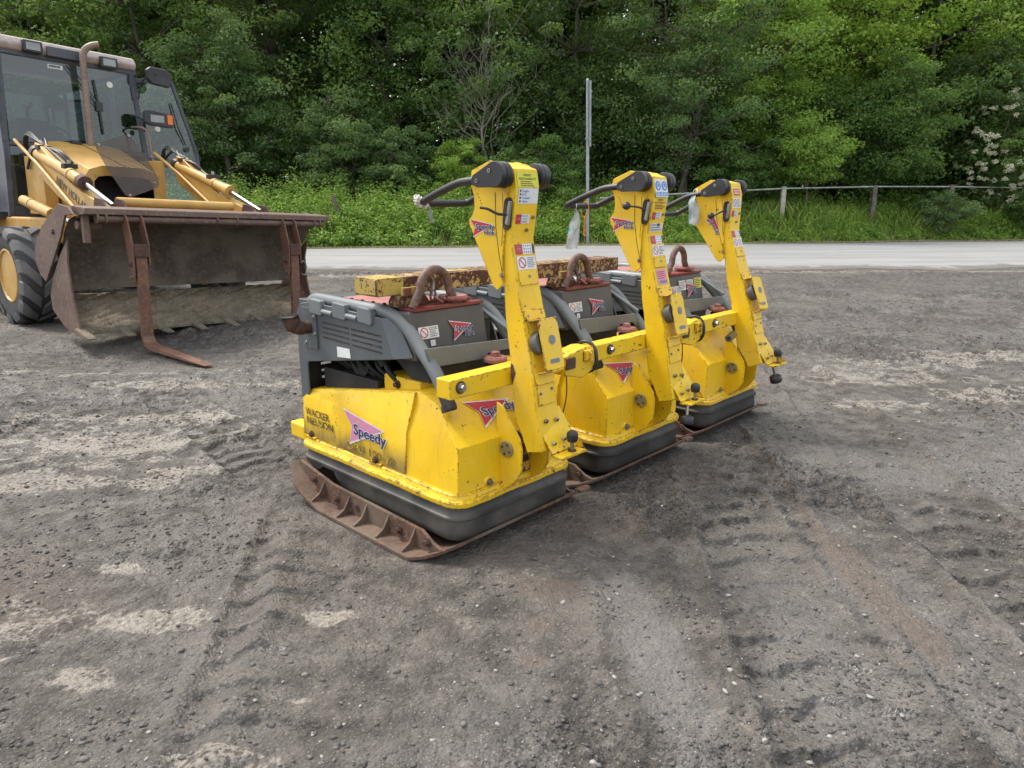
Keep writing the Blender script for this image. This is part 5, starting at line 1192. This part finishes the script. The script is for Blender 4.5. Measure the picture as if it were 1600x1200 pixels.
# pallet forks hanging from the pivot tube, resting on the ground
def fork(x, tip, dz):
    f = MB()
    f.prism([(.09, 1.20), (.02, 1.225), (-.05, 1.18), (-.13, .94), (-.13, .62), (-.09, .53), (-.02, .60), (-.01, .80)], 'x', x-.085, x-.07, M['fork'])
    f2 = MB(); f2.prism([(.09, 1.20), (.02, 1.225), (-.05, 1.18), (-.13, .94), (-.13, .72), (-.02, .72), (-.01, .80)], 'x', x+.07, x+.085, M['fork'])
    root = MB(); root.box(x-.069, x+.069, -.145, -.065, .80, .925, M['rust']); r_ = root.build('pallet_fork', bh, .004)
    f.build('hanger_plate', r_, .003); f2.build('hanger_plate', r_, .003)
    t = MB(); prof = [(-.075, .86), (-.125, .86), (-.125, -.02+dz), (-.12, -.075+dz), (-.165, -.115+dz)]
    w0 = .055
    sx, sy = tip
    def sec(x_, y_, z_, w_, nx_, th): return None
    vs = []
    path = [((x, -.10, .86), 0), ((x, -.10, .20), 0), ((x, -.10, .0+dz), 0), ((x+.0, -.14, -.075+dz), 45), ((x+(sx-x)*.08, -.25, -.105+dz), 85), ((x+(sx-x)*.5, (sy-.25)*.5, -.112+dz), 90), ((sx, sy, -.118+dz), 90)]
    th = [.022, .022, .024, .026, .024, .016, .004]; wd_ = [.055, .055, .057, .058, .058, .056, .045]
    dirv = Vector((sx-x, sy+.1, 0)).normalized(); side = Vector((1, 0, 0))
    for ((px, py, pz), a), t_, w_ in zip(path, th, wd_):
        n_ = Vector((0, -cos(R(a)), 0))+Vector((0, 0, sin(R(a))))
        s2 = side.lerp(Vector((-dirv.y, dirv.x, 0)), a/90.).normalized()
        c = Vector((px, py, pz))
        vs += [c-s2*w_-n_*t_, c+s2*w_-n_*t_, c+s2*w_+n_*t_, c-s2*w_+n_*t_]
    fs = []
    for i in range(len(path)-1):
        a = 4*i
        for j in range(4): fs.append((a+j, a+(j+1) % 4, a+4+(j+1) % 4, a+4+j))
    fs += [(3, 2, 1, 0), tuple(len(vs)-4+j for j in range(4))]
    t.add(vs, fs, M['fork']); t.build('tine', r_, .004)
    for z in (.72, .60):
        b = MB(); bolt(b, (x-.085, -.07, z), (-1, 0, 0), .014, .025, M['zinc'] if z < .7 else M['rust']); b.build('bolt', r_, 0)
    return r_
f1 = fork(.465, (.42, -1.43), -.0); f2_ = fork(2.24, (2.2, -1.40), -.0)
b = MB(); b.tube(smoothpath([(2.335, -.10, .70), (2.37, -.10, .72), (2.41, -.10, .66), (2.39, -.10, .56), (2.335, -.10, .57)]), .006, M['zinc'], 8); b.build('pin_clip', f2_, 0, 60)
# wheels
def wheel(name, cx, cy, cz, r, w_, lugs, steer=0):
    T = Matrix.Translation((cx, cy, cz)) @ Matrix.Rotation(R(steer), 4, 'Z')
    root = MB(T); rr = r*.53
    prof = [(rr, -w_*.40), (rr*1.08, -w_*.47), (r*.76, -w_*.52), (r*.88, -w_*.50), (r*.925, -w_*.42), (r*.945, -w_*.2), (r*.95, 0), (r*.945, w_*.2), (r*.925, w_*.42), (r*.88, w_*.50), (r*.76, w_*.52), (rr*1.08, w_*.47), (rr, w_*.40)]
    root.lathe(prof, (0, 0, 0), (1, 0, 0), M['tyre_dark'], 56)
    for sx in (-1, 1):
        for i in range(lugs):
            a0 = 2*pi*(i+(.5 if sx > 0 else 0))/lugs; vs = []
            for j, (fx, da, hh) in enumerate(((.04, .30, 1), (.22, .17, 1), (.38, .03, 1), (.50, -.02, .97), (.55, -.02, .90))):
                for db, top in ((-.135, 0), (-.105, 1), (.105, 1), (.135, 0)):
                    a = a0+da+db*(1.1 if fx < .3 else 1.25); rad = r*(1.0 if top else .925)*(1 if hh == 1 else hh)-(0 if top else .01)
                    vs.append((sx*fx*w_, cos(a)*rad, sin(a)*rad))
            fs = []
            for j in range(4):
                b0 = 4*j
                for q in range(3): fs.append((b0+q, b0+4+q, b0+5+q, b0+1+q) if sx < 0 else (b0+q, b0+1+q, b0+5+q, b0+4+q))
            fs += [(0, 1, 2, 3) if sx < 0 else (3, 2, 1, 0), (16, 19, 18, 17) if sx < 0 else (16, 17, 18, 19)]
            root.add(vs, fs, M['tyre'])
    wo_ = root.build(name, bh, 0, 38)
    m_ = MB(T)
    for sx in (-1, 1):
        m_.lathe([(rr*1.03, 0), (rr*1.04, .015), (rr*.97, .02), (rr*.90, -.02), (rr*.80, -.075), (rr*.45, -.085), (rr*.42, -.04), (rr*.25, -.03), (.01, -.03)], (sx*w_*.43, 0, 0), (sx, 0, 0), M['ochre'], 40)
        for i in range(6):
            a = 2*pi*i/6; bolt(m_, (sx*(w_*.43-.085), cos(a)*rr*.62, sin(a)*rr*.62), (sx, 0, 0), .014, .02, M['rust'])
    m_.build('rim', wo_, 0, 30)
wheel('wheel', .10, 2.12, .495, .56, .38, 13, 0); wheel('wheel', 2.42, 2.12, .59, .56, .38, 13, 0)
wheel('wheel', .02, 5.0, .77, .84, .50, 20); wheel('wheel', 2.5, 5.0, .87, .84, .50, 20)
# chassis, hood
k = MB(); k.box(.78, 1.78, 1.0, 5.6, .55, 1.12, M['dark']); k.cyl((.2, 2.12, .5), (2.4, 2.12, .5), .09, M['dark'], n=12); k.cyl((.2, 5.0, .8), (2.4, 5.0, .8), .12, M['dark'], n=12); k.build('chassis', bh, .01)
k = MB(); k.prism([(1.95, .86), (1.95, 1.13), (2.05, 1.16), (4.0, 1.16), (4.0, .86)], 'x', .36, .80, M['ochre']); k.prism([(1.95, .86), (1.95, 1.13), (2.05, 1.16), (4.0, 1.16), (4.0, .86)], 'x', 1.76, 2.15, M['ochre']); k.box(.38, .79, 2.1, 3.9, .50, .859, M['dark']); k.build('side_tank', bh, .03)
k = MB()
A_ = [(.70, 3.36, 1.20), (.70, 3.36, 1.98), (.80, 3.36, 2.12), (1.00, 3.36, 2.15), (1.60, 3.36, 2.15), (1.80, 3.36, 2.12), (1.88, 3.36, 1.98), (1.88, 3.36, 1.20)]
B_ = [(.76, 2.00, 1.15), (.76, 1.96, 1.62), (.84, 1.95, 1.74), (.98, 1.93, 1.79), (1.46, 1.93, 1.79), (1.62, 1.95, 1.74), (1.70, 1.96, 1.62), (1.70, 2.00, 1.15)]
k.add(A_+B_, [(i, i+1, i+9, i+8) for i in range(7)], M['ochre'])
G_ = [(.88, 1.95, 1.2), (.88, 1.95, 1.60), (.93, 1.945, 1.66), (1.02, 1.94, 1.675), (1.42, 1.94, 1.675), (1.52, 1.945, 1.66), (1.58, 1.95, 1.60), (1.58, 1.95, 1.2)]
k.add(B_+G_, [(i+1, i, i+8, i+9)[::-1] for i in range(7)], M['ochre'])
k.add(G_+[(x, 2.5, z) for x, y, z in G_], [(i, i+1, i+9, i+8) for i in range(7)]+[tuple(range(8, 16))], M['dark'])
hd = k.build('engine_hood', bh, .012)
s_ = MB(); s_.tube([(1.25, 1.95+i*.14-.02, 1.795+i*.0362) for i in range(11)], .004, M['seam'], 4); s_.build('hood_seam', hd, 0)
d = Decal((.70, 3.1, 1.5), (0, -1, 0), (0, 0, 1), lift=.03); d.text('FORD', .0, .03, .09, M['navy'], 1, .02); d.build('lettering', hd, 0, 0)
k = MB(); k.tube(smoothpath([(1.38, 3.26, 2.05), (1.375, 3.24, 2.7), (1.37, 3.22, 3.16), (1.39, 3.20, 3.31), (1.46, 3.16, 3.38), (1.55, 3.12, 3.41)], 6), .042, M['exh'], 16, cap=False)
k.cyl((1.38, 3.26, 2.02), (1.38, 3.26, 2.09), .058, M['black'], n=16); k.lathe([(.042, 0), (.036, -.004), (.034, -.05), (.001, -.06)], (1.55, 3.12, 3.41), (.9, -.35, .3), M['dark'], 16); k.cyl((1.21, 3.3, 2.13), (1.21, 3.3, 2.17), .07, M['black'], n=16); k.build('exhaust_stack', bh, 0, 50)
k = MB(); G = [(.955, 2.05, 2.04), (1.15, 2.05, 2.12), (1.38, 2.05, 2.205), (1.45, 1.85, 1.96), (1.52, 1.66, 1.67), (1.51, 1.64, 1.59), (1.47, 1.63, 1.55), (1.14, 1.62, 1.42), (1.09, 1.63, 1.45), (.98, 1.80, 1.75)]
k.add(G, [tuple(range(10))], M['guard'])
for gx, gy, gz_ in ((1.0, 2.03, 2.04), (1.36, 2.03, 2.18), (1.47, 1.68, 1.61), (1.15, 1.65, 1.45)): k.cyl((gx, gy, gz_), (gx, gy-.02, gz_), .016, M['zinc'], n=10)
k.build('grille_guard', bh, 0, 20)
# cab
k = MB()
def strut(mb, a, b, w_, m): mb.tube([a, b], w_, m, 4)
x0, x1, yf, yr = .43, 2.10, 3.40, 5.1
k.prism([(3.34, 3.20), (3.30, 3.27), (3.36, 3.36), (3.7, 3.42), (5.2, 3.42), (5.3, 3.24), (5.25, 3.20)], 'x', x0+.02, x1-.0, M['roof']); rf = k.build('cab_roof', bh, .03)
fr = MB()
for xa, xb in ((x0, x0+.03), (x1, x1-.06)): strut(fr, (xb, yf, 3.2), (xa if xa < 1 else xa+.06, yf, 2.08), .045, M['cabgrey'])
strut(fr, (x0, yf, 2.08), (x0-.03, yf, 1.15), .05, M['cabgrey']); strut(fr, (x1+.06, yf, 2.1), (x1+.08, yf, 1.15), .05, M['cabgrey'])
strut(fr, (.62, yf, 1.2), (.64, yf, 2.08), .03, M['cabgrey']); fr.box(x0, x1+.05, yf-.03, yf+.03, 2.05, 2.10, M['cabgrey']); fr.box(x0-.03, .7, yf-.03, yf+.03, 1.13, 1.30, M['cabgrey'])
for x in (x0, x1):
    strut(fr, (x, yr, 3.2), (x, yr, 1.15), .05, M['cabgrey']); strut(fr, (x, 4.2, 3.2), (x, 4.2, 1.15), .035, M['cabgrey'])
    fr.box(x-.03, x+.03, yf, yr, 1.13, 1.25, M['cabgrey']); fr.box(x-.03, x+.03, yf, yr, 3.15, 3.22, M['cabgrey'])
fr.box(x0-.04, x0+.02, yf-.02, yf+.55, 1.2, 3.2, M['cabgrey']); fr.box(x0, x1, yr-.03, yr+.03, 1.15, 1.9, M['cabgrey']); fr.box(x0, x1, yf+.05, yr, 1.12, 1.16, M['dark']); fr.box(x0, x1, yf-.03, yf+.03, 3.15, 3.22, M['cabgrey'])
fr.box(.75, 1.85, yf+.02, yf+.05, 1.2, 2.04, M['dark']); fr.box(-.05, .40, yf+.1, yf+1.0, 1.12, 1.22, M['dark']); fr.build('cab_frame', bh, .008)
k = MB(); k.add([(x0+.05, yf-.005, 2.11), (x1+.01, yf-.005, 2.11), (x1-.09, yf-.005, 3.14), (x0+.06, yf-.005, 3.14)], [(0, 1, 2, 3)], M['glass']); ws = k.build('windscreen', bh, 0, 0)
k = MB(); k.add([(x0+.02, yf-.005, 1.31), (.60, yf-.005, 1.31), (.62, yf-.005, 2.04), (x0+.04, yf-.005, 2.04)], [(0, 1, 2, 3)], M['glass']); k.build('lower_window', bh, 0, 0)
k = MB(); k.add([(x0, yf+.06, 1.3), (x0, yr-.05, 1.3), (x0, yr-.05, 3.12), (x0, yf+.06, 3.12)], [(0, 1, 2, 3)], M['glass']); k.build('side_window', bh, 0, 0)
k = MB(); k.add([(x0+.05, yr, 1.92), (x1-.05, yr, 1.92), (x1-.05, yr, 3.14), (x0+.05, yr, 3.14)], [(3, 2, 1, 0)], M['glass']); k.build('rear_window', bh, 0, 0)
d = Decal((1.05, yr-.01, 2.98), (-1, 0, 0), (0, 0, 1), lift=.004); d.text('LLOYD', 0, 0, .07, M['white'], 1, .01); d.build('lettering', bh, 0, 0)
d = Decal((1.75, yf-.008, 2.97), (1, 0, 0), (0, 0, 1)); d.disc(0, 0, .04, M['white']); d.build('disc_sticker', ws, 0, 0)
d = Decal((1.0, yf-.008, 3.06), (1, 0, 0), (0, 0, 1)); d.rect(0, 0, .18, .05, M['white']); d.lines(.02, .01, .16, .045, 1, M['sblack'], 1, 3, .8); d.build('sticker', ws, 0, 0)
for xa, za, xb, zb in ((1.24, 3.12, 1.55, 2.68), (1.19, 3.10, 1.52, 2.66)):
    pass
k = MB(); k.tube([(1.24, yf-.04, 3.14), (1.42, yf-.05, 2.9), (1.59, yf-.04, 2.66)], .007, M['black'], 6); k.tube([(1.20, yf-.04, 3.12), (1.56, yf-.04, 2.62)], .006, M['black'], 6)
k.tube([(1.535, yf-.035, 3.0), (1.57, yf-.035, 2.68), (1.60, yf-.035, 2.30)], .011, M['black'], 6); k.box(1.54, 1.62, yf-.05, yf-.02, 2.60, 2.72, M['black']); k.build('wiper', ws, 0, 60)
k = MB(); k.box(.86, 1.32, yf-.10, yf-.04, 3.205, 3.33, M['galv']) if False else k.box(.98, 1.42, yf-.115, yf-.05, 3.19, 3.31, M['cabgrey']); k.build('visor_box', rf, .01)
for x, z in ((.72, 3.27), (1.62, 3.24)):
    k = MB(); k.box(x-.01, x+.21, yf-.135, yf-.05, z-.075, z+.065, M['black']); l_ = k.build('roof_lamp', rf, .012)
    k = MB(); k.box(x+.02, x+.18, yf-.142, yf-.1355, z-.05, z+.04, M['lens']); k.build('lens', l_, .006)
# interior
k = MB(); k.box(.95, 1.45, 4.25, 4.75, 1.75, 1.88, M['black']); k.box(.97, 1.43, 4.72, 4.84, 1.8, 2.55, M['black']); k.build('seat', bh, .04)
k = MB(); k.tube([(1.15+cos(a)*.22, 3.95+sin(a)*.16, 2.22-sin(a)*.14) for a in [2*pi*i/24 for i in range(24)]], .016, M['black'], 8, closed=True); k.cyl((1.15, 3.95, 2.22), (1.15, 3.65, 1.7), .035, M['black'], n=10); k.box(.8, 1.6, 3.47, 3.65, 1.9, 2.20, M['dark']); k.build('steering_wheel', bh, 0, 50)
k = MB(); k.tube(smoothpath([(.83, 3.7, 1.7), (.80, 3.65, 2.25), (.78, 3.62, 2.5), (.84, 3.6, 2.62)]), .022, M['dark'], 10); k.build('control_lever', bh, 0, 60)
k = MB(); k.prism([(5.5, 1.2), (5.3, 2.4), (5.4, 2.75), (5.6, 2.7), (5.9, 1.2)], 'x', .62, .86, M['ochre']); k.box(.4, 2.1, 5.3, 5.6, .6, 1.2, M['ochre']); k.build('rear_boom', bh, .02)
# open door with glass, mirror, work lamp, grab rail
k = MB(); DP = [(2.13, 3.10), (2.66, 3.17), (2.98, 2.18), (3.00, 1.95), (2.96, 1.25), (2.16, 1.25)]
yd = 3.50
for i in range(6): k.tube([(DP[i][0], yd, DP[i][1]), (DP[(i+1) % 6][0], yd, DP[(i+1) % 6][1])], .032, M['cabgrey'], 4)
k.box(2.16, 2.98, yd-.03, yd+.03, 1.94, 2.06, M['cabgrey']); k.box(2.86, 2.96, yd-.045, yd+.045, 1.78, 1.98, M['black']); dr = k.build('cab_door', bh, .006)
k = MB(); k.add([(2.15, yd, 2.06), (2.97, yd, 2.06), (2.66, yd, 3.14), (2.14, yd, 3.07)], [(0, 1, 2, 3)], M['glass']); k.build('door_glass', dr, 0, 0)
k = MB(); k.add([(2.17, yd, 1.27), (2.94, yd, 1.27), (2.97, yd, 1.94), (2.17, yd, 1.94)], [(0, 1, 2, 3)], M['glass']); k.build('lower_door_glass', dr, 0, 0)
k = MB(); k.tube([(2.62, yd-.03, 2.86), (2.70, yd-.05, 2.5), (2.80, yd-.03, 2.28)], .010, M['black'], 8); k.cyl((2.82, yd-.03, 2.22), (2.82, yd-.01, 2.22), .04, M['black'], n=16); k.build('door_strut', dr, 0, 60)
k = MB(); k.prism([(2.12, 3.08), (2.18, 3.02), (2.42, 3.0), (2.47, 3.06), (2.46, 3.19), (2.40, 3.24), (2.18, 3.25), (2.12, 3.20)], 'y', 3.06, 3.14, M['black']); mr = k.build('mirror', bh, .02)
k = MB(); k.tube(smoothpath([(2.08, 3.30, 2.82), (2.10, 3.22, 3.02), (2.16, 3.12, 3.13), (2.24, 3.05, 3.15)]), .011, M['black'], 8); k.build('mirror_arm', mr, 0, 60)
k = MB(); k.prism([(2.02, 2.49), (2.10, 2.46), (2.40, 2.45), (2.43, 2.50), (2.42, 2.60), (2.38, 2.64), (2.06, 2.66), (2.02, 2.62)], 'y', 3.0, 3.10, M['black']); wl = k.build('work_lamp', bh, .012)
k = MB(); k.box(2.09, 2.28, 2.990, 2.9985, 2.50, 2.60, M['lens']); k.build('lens', wl, .006)
k = MB(); k.box(2.325, 2.40, 2.988, 2.9985, 2.49, 2.62, M['amber']); k.build('indicator_lens', wl, .008)
k = MB(); k.cyl((2.17, 3.0, 2.41), (2.17, 2.97, 2.41), .035, M['cloth'], n=18); k.build('horn', wl, .004)
k = MB(); k.tube([(2.02, 3.05, 2.52), (1.98, 3.3, 2.60)], .010, M['black'], 6); k.build('bracket', wl, 0, 60)
k = MB(); k.tube(smoothpath([(1.98, 3.36, 2.44), (2.0, 3.1, 2.42), (2.06, 3.05, 2.35), (2.09, 3.05, 2.1), (2.12, 3.05, 1.85)]), .014, M['exh'], 10); k.build('grab_rail', bh, 0, 60)
k = MB(); k.tube([(1.95, 3.5, 3.42), (2.1, 3.5, 3.5), (2.3, 3.5, 3.42), (2.42, 3.5, 3.34)], .004, M['seam'], 6); k.build('aerial', rf, 0, 60)
# small mirror at the photo's left border
k = MB(); k.box(.22, .33, 3.06, 3.12, 2.5, 2.78, M['black']); k.tube([(.33, 3.1, 2.64), (.43, 3.35, 2.7)], .012, M['black'], 6); k.build('mirror', bh, .012)
# loader arms, cylinders, hoses
for xa, sg in ((.45, 1), (2.12, -1)):
    k = MB(); k.prism([(2.45, 1.88), (2.30, 2.02), (2.15, 1.98), (1.75, 1.76), (1.25, 1.50), (.62, 1.33), (.50, 1.22), (.62, 1.10), (1.0, 1.16), (1.7, 1.38), (2.3, 1.66)], 'x', xa-.05, xa+.07, M['ochre']); arm = k.build('loader_arm', bh, .012)
    k = MB(); k.cyl((xa-.02, 2.34, 1.90), (xa-.02, 1.02, 1.535), .062, M['ochre'], n=18); k.cyl((xa-.02, 1.10, 1.555), (xa-.02, 1.0, 1.53), .078, M['rust'] if sg > 0 else M['ochre'], n=18); k.cyl((xa-.02, 2.38, 1.92), (xa-.02, 2.30, 1.895), .075, M['black'], n=18)
    k.cyl((xa-.02, 1.40, 1.64), (xa-.02, 1.34, 1.625), .069, M['ochre'], n=18); cy = k.build('tilt_cylinder', arm, .003)
    k = MB(); k.cyl((xa-.02, 1.0, 1.53), (xa-.02, .34, 1.30), .026, M['chrome'], n=14); k.build('piston_rod', arm, 0)
    k = MB(); k.tube([(xa-.08, 2.85, 2.07), (xa-.08, 2.2, 1.78), (xa-.08, 1.2, 1.27)], .021, M['ochre'], 8); k.build('levelling_rod', arm, 0, 60)
    for i, (dy, dz) in enumerate(((0, .10), (.03, .13), (.05, .10))):
        k = MB(); k.tube(smoothpath([(xa+.02+.02*i, 2.9, 1.9), (xa+.02*i, 2.75, 2.12+.02*i), (xa-.02+.02*i, 2.4, 2.05+dz*.2), (xa+.02, 1.95+dy, 1.85+dz*.4), (xa+.03, 1.6, 1.74), (xa+.03, 1.15, 1.62)]), .012, M['black'], 8); k.build('hydraulic_hose', arm, 0, 60)
    k = MB(); k.cyl((xa-.09, 2.75, 1.36), (xa-.09, 1.85, 1.20), .062, M['ochre'], n=16); k.cyl((xa-.09, 1.85, 1.20), (xa-.09, 1.3, 1.12), .03, M['chrome'], n=12); k.cyl((xa-.09, 2.50, 1.315), (xa-.09, 2.46, 1.31), .068, M['ochre'], n=16); k.build('lift_cylinder', arm, .003)
    k = MB(); k.prism([(.30, 1.24), (.42, 1.36), (.60, 1.38), (.66, 1.24), (.50, 1.14)], 'x', xa-.10, xa-.08, M['rust']); k.prism([(.30, 1.24), (.42, 1.36), (.60, 1.38), (.66, 1.24), (.50, 1.14)], 'x', xa+.10, xa+.12, M['rust']); k.build('link_plate', arm, .004)
    if sg > 0:
        d = Decal((xa-.05, 1.72, 1.57), (0, -1, -.42), (0, -.42, 1), lift=.003); d.text('NEW HOLLAND', .0, -.02, .085, M['sblack'], 1, .03, .95); d.build('lettering', arm, 0, 0)
for q, xq in enumerate((.52, .56, 2.14)):
    k = MB(); k.tube(smoothpath([(xq, 3.0, 1.75), (xq+.02, 2.8, 2.0), (xq, 2.45, 2.06+.02*q), (xq-.05, 2.2, 1.97), (xq-.02, 1.9, 1.90), (xq+.03, 1.75, 1.78)]), .017, M['black'], 8); k.build('hydraulic_hose', bh, 0, 60)
for xq in (.45, 2.12):
    for yy, zz in ((2.18, 1.93), (1.45, 1.70)):
        k = MB(); k.box(xq-.07, xq+.07, yy-.05, yy+.05, zz, zz+.05, M['dark']); k.cyl((xq, yy, zz+.05), (xq, yy, zz+.09), .02, M['steel'], n=10); k.build('hose_fitting', bh, .004)
k = MB(); k.cyl((.62, .72, 1.345), (1.95, .72, 1.345), .052, M['ochre'], n=18); k.build('cross_tube', bh, .004)
for xq in (.55, 1.9):
    k = MB(); k.box(xq, xq+.15, 2.6, 3.2, 1.2, 1.95, M['ochre']); k.build('arm_tower', bh, .01)
